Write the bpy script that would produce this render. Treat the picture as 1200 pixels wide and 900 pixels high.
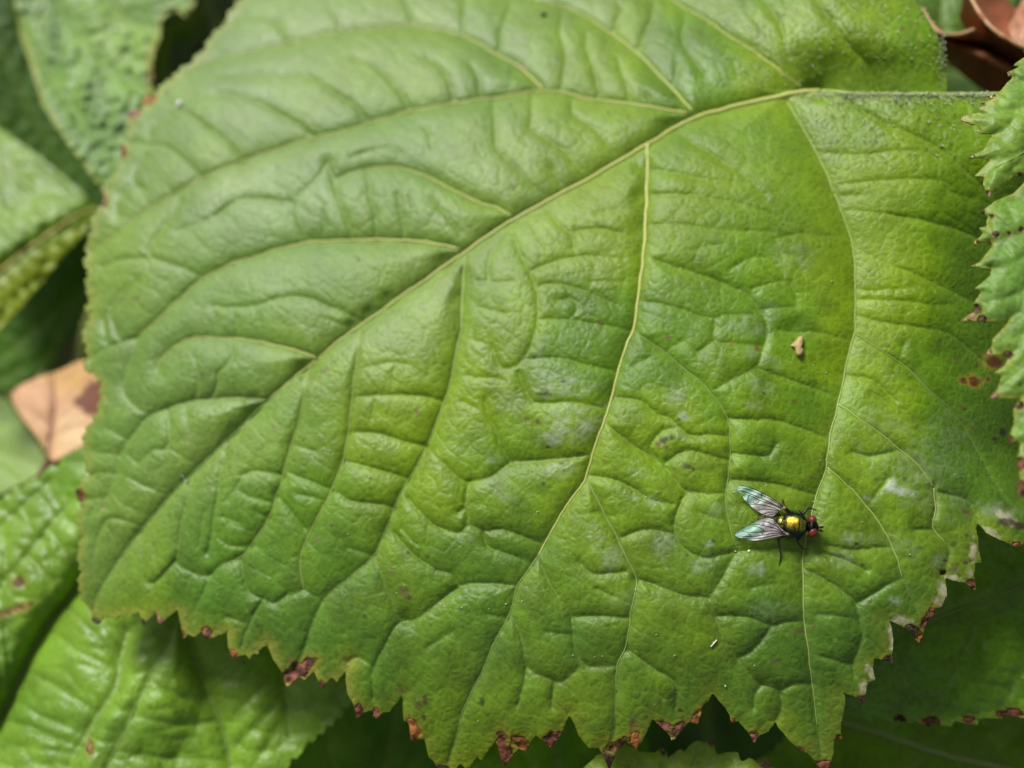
import bpy, math, random
import numpy as np
from mathutils import Vector, Matrix

# ------------------------------------------------------------------ scene, camera, sky, sun, exposure
for o in list(bpy.data.objects):
    bpy.data.objects.remove(o, do_unlink=True)
SC = bpy.context.scene
COL = SC.collection
PX = 1e-4                      # one photo pixel at the big leaf is about 0.1 mm
LENS = 28.0
FPX = LENS / 36.0 * 1200.0     # focal length in photo pixels
THETA = math.radians(20.0)     # camera leans this far from straight down
DEPTH0 = FPX * PX
FWD = np.array([0.0, math.sin(THETA), -math.cos(THETA)])
RIGHT = np.array([1.0, 0.0, 0.0])
UP = np.array([0.0, math.cos(THETA), math.sin(THETA)])
REF = np.array([0.0, 0.0, 0.30])
CAM = REF - FWD * DEPTH0

cam_d = bpy.data.cameras.new('camera'); cam = bpy.data.objects.new('camera', cam_d); COL.objects.link(cam)
cam.location = CAM
cam.rotation_euler = (THETA, 0, 0)
cam_d.lens = LENS; cam_d.sensor_width = 36; cam_d.clip_start = 0.002; cam_d.clip_end = 60
cam_d.dof.use_dof = True; cam_d.dof.aperture_fstop = 11.5; cam_d.dof.aperture_blades = 0
SC.camera = cam

SUN_AZ, SUN_EL = math.radians(-36.0), math.radians(41.0)     # azimuth measured from +y towards +x
world = bpy.data.worlds.new('World'); SC.world = world; world.use_nodes = True
wn = world.node_tree.nodes; wl = world.node_tree.links
bg = wn['Background']
sky = wn.new('ShaderNodeTexSky'); sky.sky_type = 'NISHITA'; sky.sun_disc = False
sky.sun_elevation = SUN_EL; sky.sun_rotation = SUN_AZ; sky.air_density = 1.0; sky.dust_density = 4.0; sky.ozone_density = 1.0
hs = wn.new('ShaderNodeHueSaturation'); hs.inputs['Saturation'].default_value = 0.22   # thin overcast: greyer sky
wl.new(sky.outputs['Color'], hs.inputs['Color']); wl.new(hs.outputs['Color'], bg.inputs['Color'])
bg.inputs['Strength'].default_value = 0.05
sun_d = bpy.data.lights.new('sun', 'SUN'); sun_o = bpy.data.objects.new('sun', sun_d); COL.objects.link(sun_o)
sun_d.energy = 2.3; sun_d.angle = math.radians(20); sun_d.color = (1.0, 0.98, 0.94)
sdir = Vector((math.sin(SUN_AZ) * math.cos(SUN_EL), math.cos(SUN_AZ) * math.cos(SUN_EL), math.sin(SUN_EL)))
sun_o.rotation_euler = (-sdir).to_track_quat('-Z', 'Y').to_euler(); sun_o.location = sdir * 2
SC.view_settings.view_transform = 'Standard'; SC.view_settings.look = 'None'
SC.view_settings.exposure = 0.76; SC.view_settings.gamma = 1.0; SC.view_settings.use_curve_mapping = False
SC.render.engine = 'CYCLES'
SC.cycles.max_bounces = 8; SC.cycles.transparent_max_bounces = 12; SC.cycles.caustics_reflective = False; SC.cycles.caustics_refractive = False
SC.cycles.use_denoising = True

# ------------------------------------------------------------------ helpers: planes, rays, noise, curves
class Plane:
    """A leaf's mean plane: z = z0 + sx*x + sy*y through the point seen at (u,v) at a given depth."""
    def __init__(s, u, v, depth, sx, sy):
        p = CAM + depth * (FWD + RIGHT * ((u - 600) / FPX) + UP * ((450 - v) / FPX))
        n = np.array([-sx, -sy, 1.0]); s.n = n / np.linalg.norm(n); s.c = float(s.n @ p)
    def at(s, u, v, h=0.0):
        """world point seen at pixel (u,v), h pixels-worth above the plane (arrays allowed)"""
        u = np.asarray(u, float); v = np.asarray(v, float); h = np.asarray(h, float)
        d = FWD + RIGHT * ((u - 600) / FPX)[..., None] + UP * ((450 - v) / FPX)[..., None]
        t = (s.c + h * PX - s.n @ CAM) / (d @ s.n)
        return CAM + d * t[..., None]
    def depth(s, u, v):
        return float((s.at(u, v) - CAM) @ FWD)
MAIN = Plane(600, 450, DEPTH0, 0.20, 0.02)
def below(u, v, off, sx, sy):
    return Plane(u, v, MAIN.depth(u, v) + off, sx, sy)

def vnoise(U, V, scale, seed):
    r = np.random.RandomState(seed)
    n = 97; L = r.rand(n, n).astype(np.float32)
    x = U / scale + 31.7; y = V / scale + 17.3
    xi = np.floor(x).astype(int); yi = np.floor(y).astype(int); fx = x - xi; fy = y - yi
    fx = fx * fx * (3 - 2 * fx); fy = fy * fy * (3 - 2 * fy)
    a = L[yi % n, xi % n]; b = L[yi % n, (xi + 1) % n]; c = L[(yi + 1) % n, xi % n]; d = L[(yi + 1) % n, (xi + 1) % n]
    return (a * (1 - fx) + b * fx) * (1 - fy) + (c * (1 - fx) + d * fx) * fy     # 0..1
def fbm(U, V, scale, seed, o=3):
    s = 0; a = 1; t = 0
    for i in range(o):
        s = s + a * vnoise(U, V, scale / 2 ** i, seed + i); t += a; a *= 0.5
    return s / t
def smooth(p, n=6, closed=False):
    """Catmull-Rom through the points"""
    p = np.asarray(p, float)
    if len(p) < 3: 
        return np.linspace(p[0], p[-1], n + 1)
    q = np.vstack([p[-1], p, p[0], p[1]]) if closed else np.vstack([2 * p[0] - p[1], p, 2 * p[-1] - p[-2]])
    out = []
    t = np.linspace(0, 1, n, endpoint=False)[:, None]
    for i in range(len(q) - 3):
        a, b, c, d = q[i:i + 4]
        out.append(0.5 * (2 * b + (c - a) * t + (2 * a - 5 * b + 4 * c - d) * t ** 2 + (3 * b - a - 3 * c + d) * t ** 3))
    r = np.vstack(out)
    return r if closed else np.vstack([r, p[-1]])
def pts(s):
    return [tuple(float(k) for k in t.split(',')) for t in s.split()]
def sstep(a, b, x):
    t = np.clip((x - a) / (b - a), 0, 1); return t * t * (3 - 2 * t)

class Grid:
    def __init__(s, x0, y0, x1, y1, step):
        s.x0, s.y0, s.step = x0, y0, step
        s.nx = int((x1 - x0) / step) + 1; s.ny = int((y1 - y0) / step) + 1
        s.U, s.V = np.meshgrid(x0 + np.arange(s.nx) * step, y0 + np.arange(s.ny) * step)
    def box(s, a, b, R):
        i0 = max(0, int((min(a[0], b[0]) - R - s.x0) / s.step)); i1 = min(s.nx, int((max(a[0], b[0]) + R - s.x0) / s.step) + 2)
        j0 = max(0, int((min(a[1], b[1]) - R - s.y0) / s.step)); j1 = min(s.ny, int((max(a[1], b[1]) + R - s.y0) / s.step) + 2)
        if i1 <= i0 or j1 <= j0: return None
        return (slice(j0, j1), slice(i0, i1))
    def dist(s, sl, a, b):
        x = s.U[sl] - a[0]; y = s.V[sl] - a[1]; dx = b[0] - a[0]; dy = b[1] - a[1]
        L = dx * dx + dy * dy + 1e-9
        t = np.clip((x * dx + y * dy) / L, 0, 1)
        return np.hypot(x - t * dx, y - t * dy), t
    def sdf(s, poly, R):
        D = np.full(s.U.shape, float(R)); ins = np.zeros(s.U.shape, bool)
        n = len(poly)
        for i in range(n):
            a = poly[i]; b = poly[(i + 1) % n]
            sl = s.box(a, b, R)
            if sl is not None:
                d, _ = s.dist(sl, a, b); D[sl] = np.minimum(D[sl], d)
            lo, hi = min(a[1], b[1]), max(a[1], b[1])
            j0 = max(0, int(math.ceil((lo - s.y0) / s.step))); j1 = min(s.ny, int(math.ceil((hi - s.y0) / s.step)))
            if j1 > j0:
                yy = s.y0 + np.arange(j0, j1) * s.step
                xc = a[0] + (yy - a[1]) / (b[1] - a[1]) * (b[0] - a[0])
                ins[j0:j1] ^= s.U[j0:j1] < xc[:, None]
        return np.where(ins, D, -D)
    def valley(s, F, line, depth, lam, taper=0.35):
        """carve a crease along a polyline into the field F (kept as the deepest of all creases)"""
        n = len(line) - 1
        for i in range(n):
            a, b = line[i], line[i + 1]
            sl = s.box(a, b, 3.6 * lam)
            if sl is None: continue
            d, t = s.dist(sl, a, b)
            k = depth * (1 - taper * (i + t) / n)
            F[sl] = np.maximum(F[sl], k * np.exp(-d / lam))
    def sample(s, F, u, v):
        x = np.clip((np.asarray(u, float) - s.x0) / s.step, 0, s.nx - 1.001); y = np.clip((np.asarray(v, float) - s.y0) / s.step, 0, s.ny - 1.001)
        i = x.astype(int); j = y.astype(int); fx = x - i; fy = y - j
        return (F[j, i] * (1 - fx) + F[j, i + 1] * fx) * (1 - fy) + (F[j + 1, i] * (1 - fx) + F[j + 1, i + 1] * fx) * fy

def clip_mesh(g, f):
    """triangles of the grid where f > 0, cut along f = 0; returns (u, v, weights) as index pairs"""
    ny, nx = f.shape; idx = np.arange(ny * nx).reshape(ny, nx); F = f.ravel()
    a = idx[:-1, :-1].ravel(); b = idx[:-1, 1:].ravel(); c = idx[1:, 1:].ravel(); d = idx[1:, :-1].ravel()
    T = np.vstack([np.c_[a, d, c], np.c_[a, c, b]])
    s = F[T] > 0; k = s.sum(1)
    full = T[k == 3]
    def rot(T, first):
        r = np.arange(len(T)); return np.c_[T[r, first], T[r, (first + 1) % 3], T[r, (first + 2) % 3]]
    t1 = rot(T[k == 1], s[k == 1].argmax(1)); t2 = rot(T[k == 2], (~s[k == 2]).argmax(1))
    E = np.vstack([t1[:, [0, 1]], t1[:, [0, 2]], t2[:, [1, 0]], t2[:, [2, 0]]])      # (inside, outside)
    N = ny * nx
    key, inv = np.unique(E[:, 0].astype(np.int64) * N + E[:, 1], return_inverse=True)
    ei, eo = key // N, key % N; w = F[ei] / (F[ei] - F[eo] + 1e-12)
    n1, n2 = len(t1), len(t2); inv = inv.ravel() + N
    e01, e02, eao, ebo = inv[:n1], inv[n1:2 * n1], inv[2 * n1:2 * n1 + n2], inv[2 * n1 + n2:]
    tris = np.vstack([full, np.c_[t1[:, 0], e01, e02], np.c_[t2[:, 1], t2[:, 2], ebo], np.c_[t2[:, 1], ebo, eao]])
    used, tr = np.unique(tris, return_inverse=True); tr = tr.reshape(-1, 3)
    def take(A):
        A = A.reshape(N, -1)
        ext = np.vstack([A, A[ei] * (1 - w)[:, None] + A[eo] * w[:, None]])
        r = ext[used]
        return r[:, 0] if r.shape[1] == 1 else r
    return take, tr

def np_mesh(name, co, tris, attrs=None):
    me = bpy.data.meshes.new(name)
    me.vertices.add(len(co)); me.vertices.foreach_set('co', np.ascontiguousarray(co, np.float32).ravel())
    me.loops.add(len(tris) * 3); me.loops.foreach_set('vertex_index', np.ascontiguousarray(tris, np.int32).ravel())
    me.polygons.add(len(tris)); me.polygons.foreach_set('loop_start', np.arange(0, len(tris) * 3, 3, dtype=np.int32))
    me.polygons.foreach_set('use_smooth', np.ones(len(tris), bool))
    for k, A in (attrs or {}).items():
        if A.ndim == 2:
            at = me.attributes.new(k, 'FLOAT_COLOR', 'POINT'); at.data.foreach_set('color', np.c_[A, np.ones(len(A))].astype(np.float32).ravel())
        else:
            at = me.attributes.new(k, 'FLOAT', 'POINT'); at.data.foreach_set('value', A.astype(np.float32))
    me.update(calc_edges=True); me.validate()
    return me
def link(name, me, mat, parent=None):
    o = bpy.data.objects.new(name, me); COL.objects.link(o)
    if mat is not None: me.materials.append(mat)
    if parent is not None: o.parent = parent
    return o
def thing(name, label, cat, loc=(0, 0, 0), group=None):
    o = bpy.data.objects.new(name, None); COL.objects.link(o); o.empty_display_size = 0.01
    o['label'] = label; o['category'] = cat
    if group: o['group'] = group
    return o
def tag(o, label, cat, group=None):
    o['label'] = label; o['category'] = cat
    if group: o['group'] = group
def tube(P, rad, seg=8, cap=True):
    """numpy tube along points P (n,3) with radii; returns verts, quad-split tris"""
    P = np.asarray(P, float); n = len(P); rad = np.broadcast_to(np.asarray(rad, float), (n,))
    T = np.gradient(P, axis=0); T /= np.linalg.norm(T, axis=1)[:, None] + 1e-12
    ref = np.array([0, 0, 1.0]) if abs(T[0][2]) < 0.9 else np.array([1.0, 0, 0])
    N = ref - T[0] * (ref @ T[0]); N /= np.linalg.norm(N)
    V = []; 
    for i in range(n):
        N = N - T[i] * (N @ T[i]); N /= np.linalg.norm(N) + 1e-12
        B = np.cross(T[i], N)
        a = np.linspace(0, 2 * np.pi, seg, endpoint=False)
        V.append(P[i] + rad[i] * (np.cos(a)[:, None] * N + np.sin(a)[:, None] * B))
    V = np.vstack(V); F = []
    for i in range(n - 1):
        for j in range(seg):
            a, b = i * seg + j, i * seg + (j + 1) % seg; c, d = a + seg, b + seg
            F += [(a, b, d), (a, d, c)]
    if cap:
        V = np.vstack([V, P[0], P[-1]]); m = len(V)
        for j in range(seg):
            F.append((m - 2, (j + 1) % seg, j)); F.append((m - 1, (n - 1) * seg + j, (n - 1) * seg + (j + 1) % seg))
    return V, np.array(F)
def ellipsoid(c, r, axes=np.eye(3), nu=16, nv=10):
    V = []; F = []
    for j in range(nv + 1):
        ph = np.pi * j / nv
        for i in range(nu):
            th = 2 * np.pi * i / nu
            V.append((math.sin(ph) * math.cos(th), math.sin(ph) * math.sin(th), math.cos(ph)))
    V = np.array(V) * np.asarray(r); V = V @ axes + np.asarray(c)
    for j in range(nv):
        for i in range(nu):
            a, b = j * nu + i, j * nu + (i + 1) % nu; F += [(a, a + nu, b + nu), (a, b + nu, b)]
    return V, np.array(F)

# ------------------------------------------------------------------ materials
def nmat(name):
    m = bpy.data.materials.new(name); m.use_nodes = True
    nt = m.node_tree; return m, nt, nt.nodes, nt.links, nt.nodes['Principled BSDF']
def set_in(b, **k):
    for n, v in k.items():
        n = n.replace('_', ' ')
        if n in b.inputs: b.inputs[n].default_value = v
def leaf_material(name, translucency=0.22, retic=9.0, bump=1.0, spec=0.5, grain=1.0):
    """colour and gloss come from the blade's own attributes; fine reticulate relief and grain are added here"""
    m, nt, N, L, b = nmat(name)
    at = N.new('ShaderNodeAttribute'); at.attribute_name = 'col'
    ar = N.new('ShaderNodeAttribute'); ar.attribute_name = 'rough'
    tc = N.new('ShaderNodeTexCoord'); mp = N.new('ShaderNodeMapping'); mp.inputs['Scale'].default_value = (1 / PX,) * 3
    L.new(tc.outputs['Object'], mp.inputs['Vector'])
    wob = N.new('ShaderNodeTexNoise'); wob.inputs['Scale'].default_value = 1 / 16; wob.inputs['Detail'].default_value = 2
    L.new(mp.outputs[0], wob.inputs['Vector'])
    mx = N.new('ShaderNodeMixRGB'); mx.blend_type = 'LINEAR_LIGHT'; mx.inputs['Fac'].default_value = 7.0
    L.new(mp.outputs[0], mx.inputs[1]); L.new(wob.outputs['Color'], mx.inputs[2])
    vo = N.new('ShaderNodeTexVoronoi'); vo.feature = 'DISTANCE_TO_EDGE'; vo.inputs['Scale'].default_value = 1 / retic
    L.new(mx.outputs[0], vo.inputs['Vector'])
    r1 = N.new('ShaderNodeMapRange'); r1.inputs['From Max'].default_value = 0.30; r1.interpolation_type = 'SMOOTHSTEP'
    L.new(vo.outputs['Distance'], r1.inputs['Value'])
    n1 = N.new('ShaderNodeTexNoise'); n1.inputs['Scale'].default_value = 1 / 3.2; n1.inputs['Detail'].default_value = 4; n1.inputs['Roughness'].default_value = 0.65
    L.new(mp.outputs[0], n1.inputs['Vector'])
    b1 = N.new('ShaderNodeBump'); b1.inputs['Strength'].default_value = 0.20 * bump; b1.inputs['Distance'].default_value = 0.9 * PX
    L.new(r1.outputs[0], b1.inputs['Height'])
    b2 = N.new('ShaderNodeBump'); b2.inputs['Strength'].default_value = 0.30 * grain; b2.inputs['Distance'].default_value = 1.2 * PX
    L.new(n1.outputs['Fac'], b2.inputs['Height']); L.new(b1.outputs[0], b2.inputs['Normal'])
    L.new(b2.outputs[0], b.inputs['Normal'])
    # colour grain: small vein net slightly paler, mottling
    n2 = N.new('ShaderNodeTexNoise'); n2.inputs['Scale'].default_value = 1 / 7.0; n2.inputs['Detail'].default_value = 5; n2.inputs['Roughness'].default_value = 0.7
    L.new(mp.outputs[0], n2.inputs['Vector'])
    rg = N.new('ShaderNodeMapRange'); rg.inputs['From Min'].default_value = 0.25; rg.inputs['From Max'].default_value = 0.75; rg.inputs['To Min'].default_value = 0.78; rg.inputs['To Max'].default_value = 1.22
    L.new(n2.outputs['Fac'], rg.inputs['Value'])
    rv = N.new('ShaderNodeMapRange'); rv.inputs['To Min'].default_value = 1.10; rv.inputs['To Max'].default_value = 0.98
    L.new(r1.outputs[0], rv.inputs['Value'])
    mu = N.new('ShaderNodeMath'); mu.operation = 'MULTIPLY'; L.new(rg.outputs[0], mu.inputs[0]); L.new(rv.outputs[0], mu.inputs[1])
    vm = N.new('ShaderNodeVectorMath'); vm.operation = 'SCALE'; L.new(at.outputs['Color'], vm.inputs[0]); L.new(mu.outputs[0], vm.inputs['Scale'])
    L.new(vm.outputs[0], b.inputs['Base Color'])
    ra = N.new('ShaderNodeMath'); ra.operation = 'MULTIPLY_ADD'; ra.inputs[1].default_value = 0.22; L.new(n2.outputs['Fac'], ra.inputs[0])
    sb = N.new('ShaderNodeMath'); sb.operation = 'SUBTRACT'; sb.inputs[1].default_value = 0.11; L.new(ar.outputs['Fac'], sb.inputs[0]); L.new(sb.outputs[0], ra.inputs[2])
    L.new(ra.outputs[0], b.inputs['Roughness'])
    set_in(b, Specular_IOR_Level=spec)
    tr = N.new('ShaderNodeBsdfTranslucent'); tcx = N.new('ShaderNodeMixRGB'); tcx.blend_type = 'MULTIPLY'; tcx.inputs['Fac'].default_value = 1
    tcx.inputs[2].default_value = (1.35, 1.25, 0.55, 1); L.new(vm.outputs[0], tcx.inputs[1]); L.new(tcx.outputs[0], tr.inputs['Color'])
    ms = N.new('ShaderNodeMixShader'); ms.inputs[0].default_value = translucency
    L.new(b.outputs[0], ms.inputs[1]); L.new(tr.outputs[0], ms.inputs[2]); L.new(ms.outputs[0], N['Material Output'].inputs['Surface'])
    return m
def simple(name, c, rough=0.5, metal=0.0, spec=0.5, var=0.25, scale=6.0, bump=0.0):
    m, nt, N, L, b = nmat(name)
    tc = N.new('ShaderNodeTexCoord'); mp = N.new('ShaderNodeMapping'); mp.inputs['Scale'].default_value = (1 / PX,) * 3
    L.new(tc.outputs['Object'], mp.inputs['Vector'])
    n = N.new('ShaderNodeTexNoise'); n.inputs['Scale'].default_value = 1 / scale; n.inputs['Detail'].default_value = 4; L.new(mp.outputs[0], n.inputs['Vector'])
    cr = N.new('ShaderNodeMixRGB'); cr.inputs[1].default_value = tuple(k * (1 - var) for k in c) + (1,); cr.inputs[2].default_value = tuple(min(1, k * (1 + var)) for k in c) + (1,)
    L.new(n.outputs['Fac'], cr.inputs[0]); L.new(cr.outputs[0], b.inputs['Base Color'])
    set_in(b, Roughness=rough, Metallic=metal, Specular_IOR_Level=spec)
    if bump:
        bp = N.new('ShaderNodeBump'); bp.inputs['Strength'].default_value = bump; bp.inputs['Distance'].default_value = 1.5 * PX
        L.new(n.outputs['Fac'], bp.inputs['Height']); L.new(bp.outputs[0], b.inputs['Normal'])
    return m
M_LEAF = leaf_material('leaf_blade', spec=0.34, bump=1.5, grain=1.3)
M_BACK = leaf_material('leaf_blade_soft', translucency=0.22, retic=10, bump=1.6, spec=0.40)
M_DEEP = leaf_material('leaf_blade_matte', translucency=0.22, retic=10, bump=1.4, spec=0.12)
M_DEAD = leaf_material('dead_leaf_blade', translucency=0.25, retic=8, bump=1.0, spec=0.3)
M_TIP = leaf_material('withered_edge', translucency=0.10, retic=5, bump=2.0, spec=0.35, grain=2.2)
M_MIDRIB = simple('midrib', (0.42, 0.46, 0.11), 0.45, scale=20, var=0.2, bump=0.15)
M_VEIN = simple('side_vein', (0.27, 0.36, 0.075), 0.45, scale=14, var=0.2, bump=0.15)
M_VEIN2 = simple('side_vein_green', (0.17, 0.27, 0.055), 0.45, scale=14, var=0.2, bump=0.15)
M_STALK = simple('leaf_stalk', (0.22, 0.26, 0.06), 0.5, scale=18, var=0.25, bump=0.2)
M_STALKB = simple('leaf_stalk_brown', (0.16, 0.08, 0.04), 0.6, scale=18, var=0.3, bump=0.2)
M_WOOD = simple('woody_stem', (0.13, 0.09, 0.055), 0.85, scale=25, var=0.4, bump=0.8)
M_HAIR = simple('leaf_hair', (0.62, 0.68, 0.45), 0.4, var=0.1)
M_SPECK = simple('pale_speck', (0.46, 0.46, 0.22), 0.6, var=0.3, scale=30)

# ------------------------------------------------------------------ setting: soil
def soil():
    n = 60; e = 4.0
    r = np.linspace(-1, 1, n); r = np.sign(r) * np.abs(r) ** 2.2 * e
    X, Y = np.meshgrid(r, r)
    Z = (fbm(X / PX, Y / PX, 900, 5, 4) - 0.5) * 0.02
    idx = np.arange(n * n).reshape(n, n)
    a = idx[:-1, :-1].ravel(); b = idx[:-1, 1:].ravel(); c = idx[1:, 1:].ravel(); d = idx[1:, :-1].ravel()
    me = np_mesh('ground', np.c_[X.ravel(), Y.ravel(), Z.ravel()], np.vstack([np.c_[a, b, c], np.c_[a, c, d]]))
    o = link('ground', me, simple('soil', (0.035, 0.024, 0.015), 0.95, scale=60, var=0.6, bump=0.8)); o['kind'] = 'structure'
    return o
soil()

# ------------------------------------------------------------------ the leaf builder
VSTYLE = {  # (depth, reach) of the broad fold and of the narrow crease, in px
    'W': ((14, 42), (3, 5)), 'M': ((12.5, 21), (4, 6)), 'S': ((7.5, 16), (2.6, 4)), 'B': ((4.4, 11), (2.0, 3)), 'T': ((2.7, 6.5), (1.5, 2.2)), 'Q': ((1.4, 5), (1.0, 2))}

def wander(ln):
    a = np.c_[vnoise(ln[:, 0], ln[:, 1], 15, 401), vnoise(ln[:, 0], ln[:, 1], 15, 402)] - 0.5
    b = np.c_[vnoise(ln[:, 0], ln[:, 1], 6, 403), vnoise(ln[:, 0], ln[:, 1], 6, 404)] - 0.5
    return ln + a * 1.8 + b * 0.8

def build_leaf(root, plane, outline, veins, cords, step=3.0, mat=None, seed=1, base=(0.16, 0.26, 0.03), alt=(0.10, 0.20, 0.025),
               paint=None, macro=None, droop=6.0, droop_w=80.0, quilt=None, relief=1.0, rough=0.42, vein_tint=(0.20, 0.30, 0.06),
               vein_mats=None, tips=(), edge_tint=None, edge_w=10.0, blade_name='blade', small=4.5, tuck=None, fine_mask=None):
    poly = np.asarray(outline, float)
    x0, y0 = poly.min(0) - 2 * step; x1, y1 = poly.max(0) + 2 * step
    g = Grid(x0, y0, x1, y1, step)
    S = g.sdf(poly, droop_w)
    U, V = g.U, g.V
    fold = np.zeros(U.shape); crease = np.zeros(U.shape); fine = np.zeros(U.shape)
    lines = []
    for st, p in veins:
        ln = wander(smooth(p, 5)); lines.append((st, ln))
        (d1, l1), (d2, l2) = VSTYLE[st]
        if st in 'TQ':
            g.valley(fine, ln, d1, l1, 0.25); g.valley(crease, ln, d2, l2, 0.25)
        else:
            g.valley(fold, ln, d1, l1, 0.45); g.valley(crease, ln, d2, l2, 0.45)
    if fine_mask is not None:
        k = fine_mask(U, V); fine *= k; crease *= 0.5 + 0.5 * np.minimum(k, 1.2); fold *= 0.8 + 0.2 * k
    H = -(fold + fine * np.clip(1.1 - fold / 14, 0.3, 1) + 0.55 * crease)
    H += (fbm(U, V, 150, seed, 2) - 0.5) * 9 + (fbm(U, V, 42, seed + 9, 2) - 0.5) * small
    for qs, qa, ang, asp, shp in [tuple(k) + (3.0,) * (5 - len(k)) for k in ([] if not quilt else quilt if isinstance(quilt, list) else [quilt])]:
        r = np.random.RandomState(seed + 77); ca, sa = math.cos(ang), math.sin(ang)
        X = (U * ca + V * sa) / asp; Y = -U * sa + V * ca
        gx = np.floor(X / qs).astype(int); gy = np.floor(Y / qs).astype(int)
        T = r.rand(128, 128, 2)
        f1 = np.full(U.shape, 1e9); f2 = np.full(U.shape, 1e9)
        for i in (-1, 0, 1):
            for j in (-1, 0, 1):
                c = T[(gy + j) % 128, (gx + i) % 128]
                d = np.hypot((gx + i + 0.15 + 0.7 * c[..., 0]) * qs - X, (gy + j + 0.15 + 0.7 * c[..., 1]) * qs - Y)
                f2 = np.minimum(f2, np.maximum(f1, d)); f1 = np.minimum(f1, d)
        e = np.clip((f2 - f1) / qs, 0, 1)
        H += qa * (1 - np.exp(-e * shp)) * np.clip(1 - fold / 12, 0.25, 1)
    H *= relief
    if macro is not None: H += macro(U, V)
    tdist = np.clip(1 - S / droop_w, 0, 1)
    H -= droop * tdist ** 2
    # colours: pigment; paint callbacks also paint in sheen and shade
    m1 = sstep(0.3, 0.7, fbm(U, V, 110, seed + 3, 3)); m2 = fbm(U, V, 26, seed + 5, 3)
    base = np.array(base); alt = np.array(alt)
    C = base * m1[..., None] + alt * (1 - m1)[..., None]
    C = C * (0.66 + 0.68 * m2)[..., None]
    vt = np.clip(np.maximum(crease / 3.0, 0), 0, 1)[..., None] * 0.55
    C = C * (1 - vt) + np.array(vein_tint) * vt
    R = np.full(U.shape, rough) + (fbm(U, V, 60, seed + 21, 2) - 0.5) * 0.14
    if edge_tint is not None:
        k = sstep(edge_w, 0, S + (fbm(U, V, 18, seed + 31, 2) - 0.5) * edge_w)[..., None] * 0.7
        C = C * (1 - k) + np.array(edge_tint) * k
    tipid = np.full(U.shape, -1.0)
    if paint is not None:
        C, R = paint(g, C, R, S, H)
    tw = np.zeros(U.shape)
    for i, (tx, ty, rx, ry, colr, rot) in enumerate(tips):
        sl = g.box((tx, ty), (tx, ty), max(rx, ry) * 1.8)
        if sl is None: continue
        u = U[sl] - tx; v = V[sl] - ty; ca, sa = math.cos(rot), math.sin(rot)
        q = np.hypot((u * ca + v * sa) / rx, (-u * sa + v * ca) / ry) + (fbm(U[sl], V[sl], 7, seed + 50 + i, 3) - 0.5) * 0.8
        w = sstep(1.22, 0.84, q); halo = sstep(2.1, 0.9, q) * 0.7
        nn = fbm(U[sl], V[sl], 5, seed + 90 + i, 3)[..., None]
        dk = sstep(0.42, 0.62, fbm(U[sl], V[sl], 9, seed + 190 + i, 3))[..., None]
        cc = np.array(colr) * (0.5 + 0.9 * nn) * (1 - 0.6 * dk)
        Cs = C[sl]; hk = halo[..., None]
        Cs = Cs * (1 - hk) + np.array((0.24, 0.23, 0.025)) * hk
        C[sl] = Cs * (1 - w[..., None]) + cc * w[..., None]
        R[sl] = R[sl] * (1 - w) + 0.62 * w
        H[sl] += w * (nn[..., 0] - 0.5) * 6 - w * 1.5
        tipid[sl] = np.where(w > 0.5, i, tipid[sl])
    take, tris = clip_mesh(g, S)
    u, v, h = take(U), take(V), take(H)
    col = np.clip(take(C), 0.002, 0.9); rgh = np.clip(take(R), 0.15, 1)
    tid = take(tipid)
    if tuck is not None: v = tuck(u, v)
    co = plane.at(u, v, h)
    ft = np.where(tid[tris].min(1) >= -0.01, np.round(tid[tris[:, 0]]), -1).astype(int)
    def sub(sel, name, m):
        t = tris[sel]
        if len(t) < 6: return None
        us, iv = np.unique(t, return_inverse=True)
        o = link(name, np_mesh(name, co[us], iv.reshape(-1, 3), {'col': col[us], 'rough': rgh[us]}), m, root)
        md = o.modifiers.new('edge', 'SOLIDIFY'); md.thickness = 2.0 * PX; md.offset = -1; md.use_rim = True; md.use_rim_only = True
        return o
    sub(ft < 0, blade_name, mat or M_BACK)
    for i in range(len(tips)):
        o = sub(ft == i, 'withered_tip', M_TIP)
    # raised cords
    Hg = H
    for name, p, r0, r1, m in cords:
        ln = wander(smooth(p, 8)); hh = g.sample(Hg, ln[:, 0], ln[:, 1])
        hh = np.convolve(np.r_[[hh[0]] * 2, hh, [hh[-1]] * 2], np.ones(5) / 5, 'valid')
        rr = np.linspace(r0, r1, len(ln)); rr[-1] *= 0.5
        P = plane.at(ln[:, 0], ln[:, 1], hh + rr * 0.15)
        Vt, Ft = tube(P, rr * PX, 8)
        link(name, np_mesh(name, Vt, Ft), m, root)
    return g, Hg

def serrate(p, size=7, pitch=16, seed=0, n=8, slant=0.35):
    """a smooth outline given teeth"""
    q = smooth(p, n, True); r = random.Random(seed)
    q = np.vstack([q, q[0]]); seg = np.hypot(*np.diff(q, axis=0).T); s = np.r_[0, np.cumsum(seg)]
    L = s[-1]; area = 0.5 * np.sum(q[:-1, 0] * q[1:, 1] - q[1:, 0] * q[:-1, 1]); sg = 1 if area > 0 else -1
    out = []; t = 0
    while t < L:
        pt = pitch * r.uniform(0.6, 1.4); sz = size * r.uniform(0.5, 1.3)
        for f, k in ((0, 0), (0.55, 0.75), (0.55 + slant, 1.0)):
            d = (t + f * pt) % L
            x = np.interp(d, s, q[:, 0]); y = np.interp(d, s, q[:, 1])
            e = (d + 1) % L; tx = np.interp(e, s, q[:, 0]) - x; ty = np.interp(e, s, q[:, 1]) - y; l = math.hypot(tx, ty) + 1e-9
            out.append((x + sg * ty / l * sz * k, y - sg * tx / l * sz * k))
        t += pt
    return out

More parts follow.
